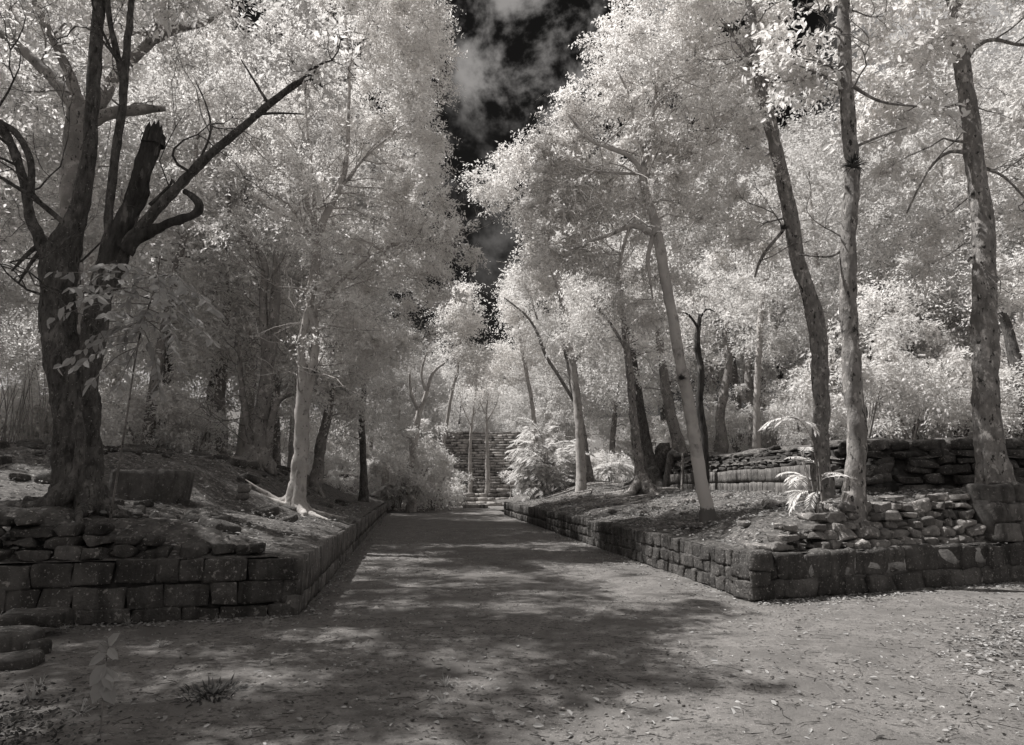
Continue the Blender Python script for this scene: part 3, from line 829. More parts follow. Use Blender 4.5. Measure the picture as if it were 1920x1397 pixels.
# ------------------------------------------------------------------ the named trees, left side
def t1_extra(root, org):
    # broken hollow stem with jagged top, and the hooked dead branch
    P, Rr = stem3(9.3, [(200, 540, 46, .05), (214, 480, 44), (238, 410, 38), (262, 345, 36), (280, 290, 32), (290, 258, 36)])
    Q, q = resample(P, Rr, .05); m = MB(); tube(m, Q, q, 26, .3, 7)
    tip = Q[-1]
    for k in range(13):
        a = k * 2 * math.pi / 13; o = np.array([math.cos(a), math.sin(a), 0]) * q[-1] * .85
        h = random.uniform(.05, .26); ax = np.array([.12, 0, 1.0])
        tube(m, [tip + o - ax * .12, tip + o + ax * h * .5, tip + o * .95 + ax * h], [.05, .032, .004], 5, .3, 12)
    o = m.build('broken_stem', M['dead'], root, origin=org); o['label'] = 'rotten broken stem with a jagged top'
    P, Rr = stem3(9.2, [(235, 470, 30), (262, 445, 26), (290, 430, 18), (330, 414, 17), (360, 404, 16), (374, 390, 17), (366, 372, 15), (346, 358, 12)])
    Q, q = resample(P, Rr, .04); m = MB(); tube(m, Q, q, 12, .3, 10)
    for (a, b_) in ((3, (290, 408)), (8, (352, 350))):
        pass
    m.build('dead_branch', M['dead'], root, origin=org)
make_tree('giant dark multi-stemmed tree with fluted trunk at the left edge', 9.3,
    [[(152, 962, 104), (147, 900, 84), (142, 820, 84), (139, 740, 88), (130, 680, 86), (114, 620, 74), (108, 570, 72), (110, 520, 78), (120, 465, 70), (144, 405, 46), (159, 340, 37), (169, 270, 33), (172, 200, 32), (176, 120, 31), (181, 50, 29), (188, -40, 26), (200, -220, 24), (230, -420, 12)],
     [(158, 760, 48), (166, 700, 56), (178, 630, 56), (188, 560, 54), (200, 500, 44), (203, 440, 26), (203, 390, 20), (214, 300, 20), (226, 220, 20), (230, 160, 18), (216, 90, 15), (203, 20, 14), (196, -80, 12), (160, -260, 8)],
     [(230, 180, 20), (236, 100, 19), (245, 30, 17), (255, -60, 14), (290, -220, 7)],
     [(184, 590, 50), (204, 520, 54), (238, 462, 34), (285, 400, 25), (330, 352, 25), (385, 300, 22), (440, 252, 20), (500, 198, 18), (545, 165, 16), (582, 142, 13)],
     [(116, 600, 56), (104, 530, 54), (80, 462, 32), (55, 400, 24), (42, 330, 21), (18, 262, 19), (-20, 210, 16), (-120, 120, 12)],
     [(52, 400, 15), (60, 330, 17), (52, 285, 17), (20, 240, 14), (-60, 200, 12)],
     [(90, 470, 18), (72, 462, 14), (50, 478, 10), (22, 508, 5)], [(78, 470, 14), (60, 490, 9), (35, 530, 5)],
     [(128, 425, 14, -.1), (60, 370, 11, -.3), (-20, 320, 8, -.5)], [(470, 215, 9), (520, 212, 6), (570, 214, 3)], [(500, 190, 8), (470, 140, 5), (452, 112, 3)],
     [(280, 385, 10), (320, 345, 6), (322, 336, 6), (330, 350, 5)], [(370, 310, 7), (395, 250, 5), (388, 200, 4), (365, 150, 2)]],
    [(-60, 40, 190, 150, 1.0, 26), (60, -250, 330, 160, .5, 50), (350, -300, 320, 150, 1.0, 46), (-150, 200, 130, 160, .5, 18), (600, -230, 170, 110, 1.5, 20), (610, 130, 50, 40, 0, 3)],
   shade=SHN, nspray=22, bark=
    'bark_dark', leafL=.12, clr=.6, ntw=12, nlf=12, wk=.78, sides=52, detail=.05, flute=(7, .42, 4.0), nroot=7, rootl=1.3, extra=t1_extra, wr=.45, name='giant_tree')
make_tree('grey forked tree standing close behind the giant left tree', 12.5,
    [[(150, 880, 44), (140, 700, 42), (136, 500, 42), (136, 350, 42), (142, 250, 40), (146, 190, 36)],
     [(146, 205, 34), (110, 160, 24), (60, 110, 20), (0, 62, 17), (-80, 0, 10)], [(146, 190, 26), (130, 140, 20), (108, 90, 17), (74, 25, 15), (40, -60, 8)],
     [(150, 220, 34), (190, 190, 26), (215, 140, 22), (250, 105, 20), (290, 72, 19), (340, 52, 17), (385, 42, 13), (430, 10, 6)], [(290, 75, 14), (305, 20, 11), (315, -60, 7)],
     [(150, 250, 20), (200, 215, 24), (270, 205, 20), (310, 205, 8)]],
    [(60, 60, 170, 120, 1.5, 40), (330, 40, 180, 110, 2, 46), (200, -120, 260, 120, 1.5, 36), (20, 330, 110, 120, 3, 22), (240, 180, 120, 90, 3, 16)],
    'bark_mid', .10, .6, 14, 14, nspray=26, sides=16)
make_tree('dark straight trunk on the left mound, left of the forked tree', 24,
    [[(415, 868, 30), (414, 800, 24), (413, 740, 22), (420, 660, 20), (428, 560, 16), (432, 460, 12), (430, 350, 8)], [(430, 440, 7), (400, 560, 6), (392, 590, 4)]],
    [(420, 600, 100, 110, 0, 40), (390, 480, 120, 110, 1, 40), (330, 650, 70, 60, 0, 16), (420, 720, 60, 40, 1, 6)], 'bark_mid', .11, .75, 14, 14, droop=.6, wk=.85, nspray=14, sides=12, nroot=5, rootl=1.5)
make_tree('forked dark tree with splayed roots on the left mound', 20.5,
    [[(482, 915, 62), (484, 870, 46), (487, 820, 46), (492, 770, 44), (500, 700, 36), (512, 620, 32), (518, 540, 26), (516, 470, 16)],
     [(476, 840, 24), (462, 780, 20), (452, 720, 16), (450, 640, 10)], [(500, 850, 24), (510, 790, 20), (522, 752, 17), (545, 738, 14)],
     [(500, 680, 24), (497, 620, 24), (494, 550, 22), (497, 500, 20), (480, 465, 19), (455, 440, 14), (438, 426, 8)]],
    [(440, 650, 70, 60, 2, 16), (560, 600, 60, 80, 2, 18), (560, 740, 40, 26, 1, 4), (400, 520, 80, 80, 3, 20)], 'bark_mid', .11, .7, 14, 14, droop=.6, wk=.68, nspray=20, sides=18, nroot=8, rootl=2.2)
make_tree('tall pale double-stemmed tree on the corner of the left terrace', 16.4,
    [[(552, 970, 52), (556, 905, 36), (562, 840, 34), (566, 780, 34), (569, 730, 32), (566, 680, 20), (563, 640, 18), (575, 580, 18), (588, 520, 20), (594, 450, 20), (606, 410, 18), (636, 350, 15), (650, 290, 12), (655, 180, 8), (650, 60, 5)],
     [(572, 750, 24), (584, 700, 24), (590, 650, 20), (584, 600, 20), (578, 560, 18), (586, 500, 14), (596, 440, 14)],
     [(582, 590, 12), (630, 535, 10), (680, 490, 8), (735, 460, 5)], [(596, 450, 12), (576, 380, 10), (566, 330, 8), (530, 285, 5)], [(592, 430, 10), (586, 330, 8), (575, 230, 6), (570, 120, 4)], [(640, 350, 8), (690, 290, 6), (740, 250, 4)],
     [(594, 460, 9), (560, 410, 7), (540, 380, 5)]],
    [(670, 330, 180, 210, 0, 150), (650, 80, 190, 150, .5, 110), (740, 530, 120, 150, .5, 64), (560, 260, 130, 140, 1, 34), (800, 420, 80, 140, 1, 34), (650, 640, 90, 70, 1, 30), (800, 120, 60, 150, .5, 40), (740, -20, 110, 110, .5, 50), (865, 440, 50, 60, 1, 18), (745, 230, 90, 130, 3, 36)],
    'bark_pale', .092, .55, 16, 18, wk=.78, shade=SHF, nspray=60, slen=1.7, sides=20, detail=.09, flute=(5, .3, 12), nroot=6, rootl=1.3, wr=.40)
make_tree('slim dark trunk leaning right behind the corner tree', 25,
    [[(590, 915, 26), (598, 860, 20), (606, 815, 18), (616, 765, 16), (622, 700, 13), (632, 620, 10)]],
    [(640, 640, 90, 100, 0, 44), (660, 720, 80, 60, 0, 24), (600, 560, 70, 70, 1, 18)], 'bark_mid', .12, .8, 14, 14, droop=.7, nspray=14, slen=2, sides=10, nroot=3)
make_tree('thin straight tree near the far end of the left wall', 33,
    [[(683, 938, 18), (681, 880, 13), (680, 820, 12), (681, 760, 11), (690, 680, 8)]],
    [(690, 720, 80, 90, 0, 40), (740, 640, 90, 100, 1, 46), (650, 790, 50, 50, 0, 12)], 'bark_dark', .15, 1.0, 14, 14, droop=.6, sides=10)
make_tree('small slender tree on the left mound behind the forked tree', 28,
    [[(520, 880, 14), (521, 820, 12), (518, 770, 11), (524, 700, 8)]], [(530, 690, 60, 60, 0, 16), (560, 760, 40, 40, 0, 8)], 'bark_mid', .13, .9, 12, 14, droop=.6, sides=8)
make_tree('wide tree with raised forked limbs, left of the staircase', 42,
    [[(770, 930, 20), (772, 860, 14), (780, 800, 13), (786, 765, 12)], [(786, 770, 10), (800, 735, 8), (812, 700, 6), (835, 680, 4)], [(784, 770, 9), (770, 735, 7), (768, 700, 5)], [(800, 735, 6), (790, 700, 5), (800, 660, 3)]],
    [(800, 660, 90, 80, 0, 46), (760, 820, 70, 60, 0, 26), (850, 720, 60, 60, 0, 22)], 'bark_pale', .18, 1.25, 14, 14, sides=8, lm='leaf_far')

# ------------------------------------------------------------------ the named trees, right side
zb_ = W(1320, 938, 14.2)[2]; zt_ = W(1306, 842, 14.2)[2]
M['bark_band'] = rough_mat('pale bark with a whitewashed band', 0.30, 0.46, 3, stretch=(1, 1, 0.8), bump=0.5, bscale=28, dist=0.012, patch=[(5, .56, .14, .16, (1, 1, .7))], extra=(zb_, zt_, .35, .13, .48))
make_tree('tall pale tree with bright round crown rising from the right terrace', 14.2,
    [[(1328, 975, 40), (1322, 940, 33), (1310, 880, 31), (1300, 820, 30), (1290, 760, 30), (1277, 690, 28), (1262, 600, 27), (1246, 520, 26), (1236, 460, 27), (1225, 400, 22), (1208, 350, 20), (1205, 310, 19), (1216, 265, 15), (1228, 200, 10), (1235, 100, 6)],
     [(1234, 450, 17), (1210, 430, 14), (1180, 425, 12), (1140, 442, 10), (1100, 455, 7), (1060, 480, 4)], [(1226, 440, 14), (1215, 480, 12), (1218, 520, 8), (1224, 560, 4)], [(1180, 426, 9), (1165, 480, 7), (1158, 520, 4)],
     [(1207, 330, 14), (1180, 295, 12), (1140, 278, 10), (1105, 262, 8), (1065, 215, 5)], [(1207, 325, 10), (1160, 325, 8), (1110, 320, 6), (1060, 305, 4)],
     [(1212, 330, 11), (1250, 320, 9), (1300, 290, 7), (1350, 260, 5)], [(1208, 300, 10), (1190, 240, 8), (1180, 180, 6), (1150, 120, 4)]],
    [(1150, 250, 130, 170, 0, 110), (1240, 130, 150, 120, 1, 80), (1120, 420, 110, 110, .5, 60), (1330, 330, 110, 170, 1, 70), (1250, 20, 130, 90, 1, 40), (1060, 330, 60, 90, .5, 24), (1230, 560, 90, 60, 1, 24), (1050, 250, 60, 80, .5, 44), (1040, 420, 60, 100, 1, 40)],
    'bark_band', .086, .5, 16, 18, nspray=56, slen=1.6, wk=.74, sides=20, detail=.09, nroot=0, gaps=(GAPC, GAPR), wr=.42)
make_tree('tree with twisting roots and dark split bark on the right bank', 27,
    [[(1203, 925, 46), (1198, 880, 36), (1192, 830, 32), (1186, 770, 28), (1180, 700, 26), (1172, 630, 22), (1166, 560, 18), (1160, 480, 10)], [(1176, 660, 12), (1140, 600, 9), (1110, 570, 6)]],
    [(1150, 540, 100, 90, 1, 46), (1200, 640, 70, 80, 2, 24), (1090, 600, 70, 80, 1, 24)], 'bark_peel', .13, .85, 14, 14, sides=14, wk=.56, nspray=14, nroot=9, rootl=3.0)
make_tree('buttressed dark trunk just behind the root-covered bank', 31,
    [[(1222, 870, 70), (1210, 820, 38), (1198, 760, 30), (1190, 690, 26), (1180, 600, 20)]], [(1210, 560, 80, 80, 1, 24)], 'bark_dark', .14, .95, 14, 14, sides=12, wk=.58, nroot=5, rootl=3)
make_tree('slender tree curving left with a second arching stem, right of the staircase', 36,
    [[(1106, 890, 22), (1096, 830, 15), (1084, 770, 13), (1072, 725, 12), (1068, 690, 11), (1056, 640, 9), (1050, 580, 6), (1052, 540, 4)],
     [(1078, 755, 9), (1050, 710, 8), (1025, 670, 8), (1008, 625, 7), (985, 590, 5), (945, 558, 3)], [(1068, 690, 8), (1090, 660, 6), (1095, 635, 5), (1120, 600, 3)], [(1008, 600, 4), (985, 530, 5), (965, 500, 4), (930, 490, 2)]],
    [(1040, 560, 70, 60, 1, 26), (1110, 620, 60, 70, 1, 20), (985, 545, 40, 40, 0, 9)], 'bark_mid', .15, .95, 13, 14, sides=10, wk=.8, nspray=14, slen=2, wob=.1)
make_tree('slanting grey trunk behind the upper terrace wall, nearest the bank', 30,
    [[(1280, 850, 26), (1262, 790, 20), (1248, 725, 18), (1238, 650, 15), (1225, 560, 10)]], [(1240, 600, 80, 80, 1, 30)], 'bark_mid', .13, .9, 14, 14, sides=10)
make_tree('thin nearly black trunk behind the upper terrace wall', 24,
    [[(1318, 850, 16), (1315, 780, 14), (1312, 700, 14), (1308, 640, 11), (1312, 590, 7)], [(1312, 620, 6), (1290, 590, 4), (1270, 585, 2)], [(1310, 600, 5), (1325, 580, 3), (1340, 585, 2)]],
    [(1330, 560, 80, 70, 1, 24), (1300, 650, 50, 40, 1, 6)], 'dead', .12, .8, 14, 14, sides=10)
make_tree('curving grey trunk next to the thin black trunk', 29,
    [[(1352, 850, 22), (1352, 790, 17), (1358, 740, 16), (1365, 690, 15), (1362, 620, 10)]], [(1370, 600, 80, 70, 1, 28)], 'bark_mid', .13, .9, 14, 14, sides=10, gaps=(GAPC,))
make_tree('slim whitish trunk bending right at the top behind the upper wall', 26,
    [[(1420, 850, 14), (1419, 780, 13), (1421, 700, 12), (1426, 620, 12), (1430, 560, 11), (1442, 510, 10), (1458, 480, 7), (1470, 420, 4)]], [(1470, 440, 90, 70, 1, 30), (1420, 640, 50, 40, 1, 8)], 'bark_pale', .12, .85, 14, 14, sides=10, gaps=(GAPC, GAPR))
make_tree('short brown trunk left of the slim whitish trunk', 33,
    [[(1412, 840, 20), (1410, 780, 17), (1406, 720, 16), (1400, 640, 10)]], [(1410, 570, 90, 80, 1, 26)], 'bark_mid', .14, 1.0, 14, 14, sides=10)
make_tree('large mottled trunk bending left, second of the three big right trees', 14.6,
    [[(1540, 925, 56), (1541, 860, 40), (1537, 780, 38), (1533, 700, 38), (1528, 620, 37), (1512, 545, 36), (1497, 470, 34), (1486, 410, 34), (1473, 350, 33), (1455, 280, 31), (1440, 210, 30), (1424, 130, 28), (1408, 50, 26), (1398, -30, 24), (1380, -160, 16)],
     [(1482, 400, 12), (1470, 430, 8), (1430, 480, 7), (1415, 520, 4)], [(1425, 140, 12), (1370, 60, 8), (1330, 10, 5)], [(1440, 220, 10), (1500, 150, 7), (1550, 110, 4)]],
    [(1370, 60, 100, 120, 1, 50), (1500, 200, 90, 50, 0, 14), (1420, 240, 60, 60, 1, 10), (1450, -120, 220, 110, .5, 36), (1400, 470, 60, 70, 2, 12)],
    'bark_peel', .115, .5, 14, 14, wk=.80, nspray=14, sides=26, detail=.07, nroot=6, rootl=1.4, gaps=(GAPC, GAPR), wr=.48, shape=6)
make_tree('upright flaky-barked tree standing on the rubble bank', 11.0,
    [[(1594, 948, 62), (1598, 900, 44), (1600, 840, 44), (1602, 760, 43), (1601, 680, 42), (1597, 600, 42), (1592, 520, 40), (1590, 440, 38), (1594, 380, 37), (1595, 300, 37), (1590, 200, 36), (1586, 120, 34), (1585, 40, 31), (1588, -60, 28), (1592, -220, 16)],
     [(1596, 450, 10), (1560, 480, 7), (1500, 478, 4)], [(1598, 160, 10), (1650, 190, 7), (1720, 200, 4)], [(1592, 170, 10), (1540, 140, 7), (1490, 120, 3)], [(1594, 280, 9), (1640, 260, 6), (1700, 240, 3)]],
    [(1680, 190, 90, 60, 1, 16), (1520, 160, 60, 50, .5, 7), (1700, 50, 110, 80, 1, 22), (1640, -160, 220, 110, .5, 34), (1480, 90, 60, 50, .3, 4)],
    'bark_peel', .125, .45, 12, 11, wk=.76, nspray=10, slen=.9, sides=30, flare=1.1, detail=.06, nroot=4, rootl=.5, gaps=(GAPC,), wr=.5, shape=6)
make_tree('thickest right-hand tree with smooth grey trunk before the upper wall', 12.6,
    [[(1868, 915, 82), (1858, 860, 62), (1852, 790, 58), (1848, 700, 56), (1846, 600, 56), (1846, 500, 52), (1840, 400, 50), (1828, 300, 46), (1814, 200, 42), (1803, 110, 38), (1792, 20, 36), (1780, -80, 32), (1770, -260, 18)],
     [(1815, 105, 16), (1835, 84, 12), (1865, 74, 10), (1920, 84, 8), (1990, 70, 5)], [(1846, 520, 14), (1830, 480, 10), (1815, 490, 6)], [(1826, 290, 12), (1780, 285, 9), (1740, 320, 7), (1700, 400, 4)], [(1830, 310, 9), (1880, 330, 7), (1930, 380, 5)], [(1812, 190, 8), (1770, 200, 6), (1740, 180, 4)]],
    [(1740, 330, 80, 80, 1.5, 14), (1900, 260, 80, 110, 1.5, 22), (1960, 60, 100, 90, 1, 16), (1740, 110, 80, 80, 1, 14), (1920, 470, 80, 90, 2, 20), (1800, -180, 260, 110, .5, 40), (1700, 470, 70, 70, 2.5, 10)],
    'bark_peel', .12, .5, 12, 12, wk=.74, nspray=14, sides=34, detail=.07, flute=(5, .3, 9), nroot=6, rootl=1.2, wr=.46, gaps=(GAPC, GAPR2), shape=6)
for (lab, dep, st, cr_) in [
    ('short dark trunk just right of the flaky-barked tree, behind the wall', 21, [[(1622, 830, 17), (1620, 760, 14), (1622, 700, 12), (1640, 640, 8)]], [(1640, 600, 80, 70, 1, 24)]),
    ('thin dark forked trunk midway between the two biggest right trees', 25, [[(1712, 830, 16), (1711, 740, 14), (1709, 680, 12), (1706, 600, 9)], [(1708, 770, 9), (1690, 720, 7), (1660, 620, 4)]], [(1700, 570, 90, 80, 1, 30)]),
    ('dark trunk leaning left at the right edge of the wood', 18, [[(1950, 840, 30), (1922, 745, 28), (1900, 670, 24), (1888, 610, 18), (1860, 540, 10)]], [(1900, 560, 90, 80, 2, 26)]),
    ('faint leaning trunk left of the thickest right-hand tree', 30, [[(1800, 840, 12), (1790, 760, 10), (1775, 690, 8), (1770, 640, 6)]], [(1780, 600, 90, 80, 1, 26)])]:
    make_tree(lab, dep, st, cr_, 'bark_dark', .13, .9, 14, 14, sides=10, gaps=(GAPC, GAPR, GAPR2))

# far bright crowns that edge the strip of sky
for (lab, dep, st, cr_, L_) in [
    ('brightest sunlit tree leaning out over the strip of sky', 32, [[(1090, 930, 20), (1085, 800, 16), (1070, 650, 14), (1040, 520, 11), (1000, 430, 8), (950, 350, 5)]],
        [(935, 325, 60, 62, 0, 40), (1000, 300, 50, 60, 1, 26), (1010, 430, 60, 60, 1, 44), (1050, 490, 70, 50, 1, 30), (1000, 530, 50, 40, 1, 20)], .15),
    ('small bright tree closing the sky gap on its left, above the staircase', 50, [[(822, 920, 9), (836, 800, 7), (856, 700, 6), (868, 620, 4)]],
        [(868, 590, 42, 52, 0, 40), (840, 640, 50, 50, 0, 30), (870, 680, 50, 50, 0, 30)], .20),
    ('bright tree closing the sky gap on its right, beyond the shrubs', 54, [[(1012, 900, 10), (1000, 780, 8), (980, 660, 6), (967, 580, 4)]],
        [(962, 560, 34, 52, 0, 36), (990, 640, 60, 60, 0, 40), (940, 680, 50, 45, 0, 30)], .20),
    ('thin tree rising in front of the staircase, left of two', 58, [[(882, 918, 9), (881, 870, 7), (883, 815, 5), (887, 770, 3.5), (892, 735, 1)], [(884, 800, 3), (868, 765, 2), (862, 735, 1)], [(886, 780, 2.5), (905, 755, 1.5), (910, 735, .8)]], [(886, 745, 34, 28, 0, 16)], .16),
    ('thin pale tree rising in front of the staircase, right of two', 57.5, [[(914, 912, 11), (914, 860, 8), (913, 810, 5), (912, 770, 3.5), (916, 730, 1)], [(913, 790, 3), (930, 760, 2), (936, 735, 1)], [(912, 780, 2.5), (898, 750, 1.5)]], [(915, 735, 36, 30, 0, 16)], .16)]:
    make_tree(lab, dep, st, cr_, 'bark_pale', L_, dep * .026, 14, 14, lm='leaf_far', sides=8, name='tree', sun=dep < 56)

# ------------------------------------------------------------------ forest behind: prototypes copied into place
def proto_tree(kind, h, cw, nclump, L_, bark):
    root = empty('forest_tree', (0, 0, 0), 'x', 'tree'); mt = MB()
    lean = rng.normal(size=2) * .6
    P = [(0, 0, -.3), (lean[0] * .1, lean[1] * .1, h * .15), (lean[0] * .5, lean[1] * .5, h * .4), (lean[0], lean[1], h * .65), (lean[0] * 1.1, lean[1] * .9, h * .9)]
    Q, q = resample(P, [.24, .17, .13, .09, .03], .3); tube(mt, Q, q, 9, .15, 3)
    nodes = list(Q[len(Q) // 3:]); nr = list(q[len(Q) // 3:])
    C = sample_ell(np.array([lean[0], lean[1], h * .62]), np.array([cw, cw, h * .40]), nclump, .45)
    rad = 1.0 * rng.uniform(.7, 1.3, len(C)); connect(mt, nodes, nr, C, rad, 4, .012)
    mt.build('trunk', M[bark], root)
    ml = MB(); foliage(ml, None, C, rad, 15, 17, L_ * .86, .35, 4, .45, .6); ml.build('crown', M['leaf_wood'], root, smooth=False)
    return root
protos = [proto_tree(k, h, cw, n, L_, b) for k, (h, cw, n, L_, b) in enumerate([(14, 3.4, 120, .19, 'bark_mid'), (17, 3.8, 150, .19, 'bark_dark'), (12, 3.6, 110, .18, 'bark_mid'), (15, 4.2, 150, .2, 'bark_pale')])]
FTL = ('pale-leaved forest tree packed into the wood left of the path', 'forest trees in the wood left of the path')
FTR = ('pale-leaved forest tree packed into the wood right of the path', 'forest trees in the wood right of the path')
FTC = ('low forest tree behind or beside the distant pyramid', 'forest trees around the pyramid')
spots = []
for (px, dep, sc) in [(-350, 16, 1.0), (-160, 20, 1.1), (-40, 27, 1.2), (170, 25, 1.15), (290, 21, .95), (330, 32, 1.35), (60, 38, 1.5), (230, 42, 1.6), (420, 36, 1.4), (400, 28, 1.1), (520, 40, 1.5), (470, 52, 1.6),
                      (560, 50, 1.5), (620, 64, 1.6), (700, 72, 1.4), (745, 70, 1.2), (340, 60, 1.8), (120, 60, 1.8), (-150, 45, 1.6), (560, 30, 1.0)]:
    spots.append((px, dep, sc) + FTL)
for (px, dep, sc) in [(1140, 52, 1.25), (1190, 44, 1.3), (1260, 38, 1.25), (1330, 48, 1.6), (1380, 36, 1.3), (1460, 44, 1.5), (1500, 32, 1.15), (1580, 38, 1.35), (1640, 30, 1.1), (1700, 44, 1.6), (1760, 34, 1.25), (1830, 26, 1.0), (1880, 38, 1.4),
                      (1950, 28, 1.2), (2060, 22, 1.1), (2150, 32, 1.4), (1420, 60, 1.8), (1620, 58, 1.8), (1840, 56, 1.8), (1080, 60, 1.15), (2250, 20, 1.1), (1240, 62, 1.6), (1690, 24, .8), (1560, 26, .85)]:
    spots.append((px, dep, sc) + FTR)
for (px, dep, sc) in [(790, 66, .95), (850, 78, .95), (905, 80, .85), (950, 82, .9), (1010, 76, 1.0), (1050, 66, 1.05), (880, 90, .95), (930, 95, .95), (780, 82, 1.2), (1060, 84, 1.3), (1040, 66, .8)]:
    spots.append((px, dep, sc) + FTC)
spots.append((470, 27, 1.45) + FTL)
first = set()
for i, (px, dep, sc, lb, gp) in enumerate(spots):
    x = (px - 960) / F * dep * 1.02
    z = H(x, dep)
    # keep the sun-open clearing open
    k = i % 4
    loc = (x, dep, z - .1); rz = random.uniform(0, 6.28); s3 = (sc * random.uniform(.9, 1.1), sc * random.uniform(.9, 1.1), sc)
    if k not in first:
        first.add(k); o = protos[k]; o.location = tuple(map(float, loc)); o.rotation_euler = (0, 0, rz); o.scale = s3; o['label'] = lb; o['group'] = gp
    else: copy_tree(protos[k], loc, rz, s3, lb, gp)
# trees behind the camera whose shade falls on the foreground
for (x, y, sc) in [(-9, 2.0, .9), (-13, -5, 1.0), (12, -8, 1.0), (-6, -6, 1.0)]:
    copy_tree(protos[1], (x, y, -.1), random.uniform(0, 6), sc, 'forest tree standing beside or behind the viewpoint', 'forest trees around the viewpoint')

# understory bushes
def proto_bush(h, w, n, L_, droop):
    root = empty('shrub', (0, 0, 0), 'x', 'shrub'); mt = MB()
    C = sample_ell(np.array([0, 0, h * .55]), np.array([w, w, h * .45]), n, .3); C = C[C[:, 2] > .15]
    nodes = []; nr = []
    for k in range(7):
        a = random.uniform(0, 6.28); e = np.array([math.cos(a) * w * .35, math.sin(a) * w * .35, h * .5])
        Q, q = resample([(0, 0, -.1), e * .5 + np.array([0, 0, .1]), e], [.03, .022, .012], .2); tube(mt, Q, q, 5); nodes += list(Q); nr += list(q)
    rad = .42 * rng.uniform(.7, 1.3, len(C)); connect(mt, nodes, nr, C, rad, 3, .006)
    mt.build('stems', M['bark_mid'], root)
    ml = MB(); foliage(ml, None, C, rad, 13, 14, L_ * .85, droop, 4, .38, .7); ml.build('foliage', M['leaf_shrub'], root, smooth=False)
    return root
bushes = [proto_bush(2.2, 1.3, 34, .13, .3), proto_bush(1.5, 1.1, 26, .11, .4), proto_bush(3.0, 1.5, 46, .14, .5)]
firstb = set()
bl_l = ('pale bushy shrub in the sunlit undergrowth left of the path', 'undergrowth shrubs left of the path')
bl_r = ('pale bushy shrub in the undergrowth right of the path', 'undergrowth shrubs right of the path')
bl_c = ('pale bushy shrub around the foot of the staircase', 'shrubs around the foot of the staircase')
bspots = []
for k in range(34):
    dep = random.uniform(20, 40); px = random.uniform(-80, 560) ; bspots.append((px, dep, random.uniform(.8, 1.25)) + bl_l)
for (px, dep, s_) in [(742, 46, 1.6), (775, 43, 1.9), (812, 46, 2.0), (828, 51, 1.5), (838, 56, 1.1), (770, 52, 2.0), (795, 55, 2.2), (700, 47, 1.0), (660, 50, 1.0), (640, 40, .8), (810, 58, 1.3), (600, 52, 1.4), (560, 45, 1.2)]:
    bspots.append((px, dep, s_) + bl_c)
for (px, dep, s_) in [(1020, 47, 1.3), (1060, 46, 1.6), (1085, 50, 1.8), (1040, 53, 1.9), (1130, 44, 1.2), (1160, 40, 1.1), (1100, 56, 1.4)]:
    bspots.append((px, dep, s_) + bl_c)
for k in range(64):
    dep = random.uniform(18, 42); px = random.uniform(1180, 2050); bspots.append((px, dep, random.uniform(.8, 1.3)) + bl_r)
bspots = [b for b in bspots if b[3] != bl_r[0] or upper_in((b[0] - 960) / F * b[1], b[1]) > 2.0]
for px in range(1170, 1560, 28): bspots.append((px, random.uniform(47, 58), random.uniform(1.3, 1.9)) + bl_r)
for px in range(560, 720, 26): bspots.append((px, random.uniform(54, 62), random.uniform(1.5, 2.0)) + bl_l)
for i, (px, dep, sc, lb, gp) in enumerate(bspots):
    x = (px - 960) / F * dep; k = i % 3
    z = H(x, dep)
    if k not in firstb:
        firstb.add(k); o = bushes[k]; o.location = (x, dep, z - .05); o.scale = (sc,) * 3; o['label'] = lb; o['group'] = gp
    else: copy_tree(bushes[k], (x, dep, z - .05), random.uniform(0, 6.28), sc, lb, gp)

# ------------------------------------------------------------------ palm-like plants with feathered fronds
def frond(mbs, mbl, base, az, el, L_, nl=16, ll=.22, droop=.5, w=.16):
    n = 10; P = []; p = np.array(base, float); e = el
    for i in range(n + 1):
        P.append(p.copy()); d = np.array([math.cos(az) * math.cos(e), math.sin(az) * math.cos(e), math.sin(e)]); p = p + d * L_ / n; e -= droop / n * 2.4
    P = np.array(P); Rr = np.linspace(.009, .003, n + 1) * max(1, L_); tube(mbs, P, Rr, 4)
    t = np.linspace(.22, .99, nl); idx = t * n; i0 = np.clip(idx.astype(int), 0, n - 1); B = P[i0] + (P[i0 + 1] - P[i0]) * (idx - i0)[:, None]
    T = P[i0 + 1] - P[i0]; T /= np.linalg.norm(T, axis=1, keepdims=True)
    side = np.cross(T, [0, 0, 1.0]); side /= np.linalg.norm(side, axis=1, keepdims=True) + 1e-9
    for s_ in (-1, 1):
        D = T * .75 + side * s_ + np.array([0, 0, -.12]) + rng.normal(size=(nl, 3)) * .08
        Nn = np.cross(side * s_, T) * s_ ; Nn = np.tile([0, 0, 1.0], (nl, 1)) + rng.normal(size=(nl, 3)) * .2
        leaves(mbl, B, D, Nn, ll * (np.sin(t * 2.6) * .5 + .6), w, 4)
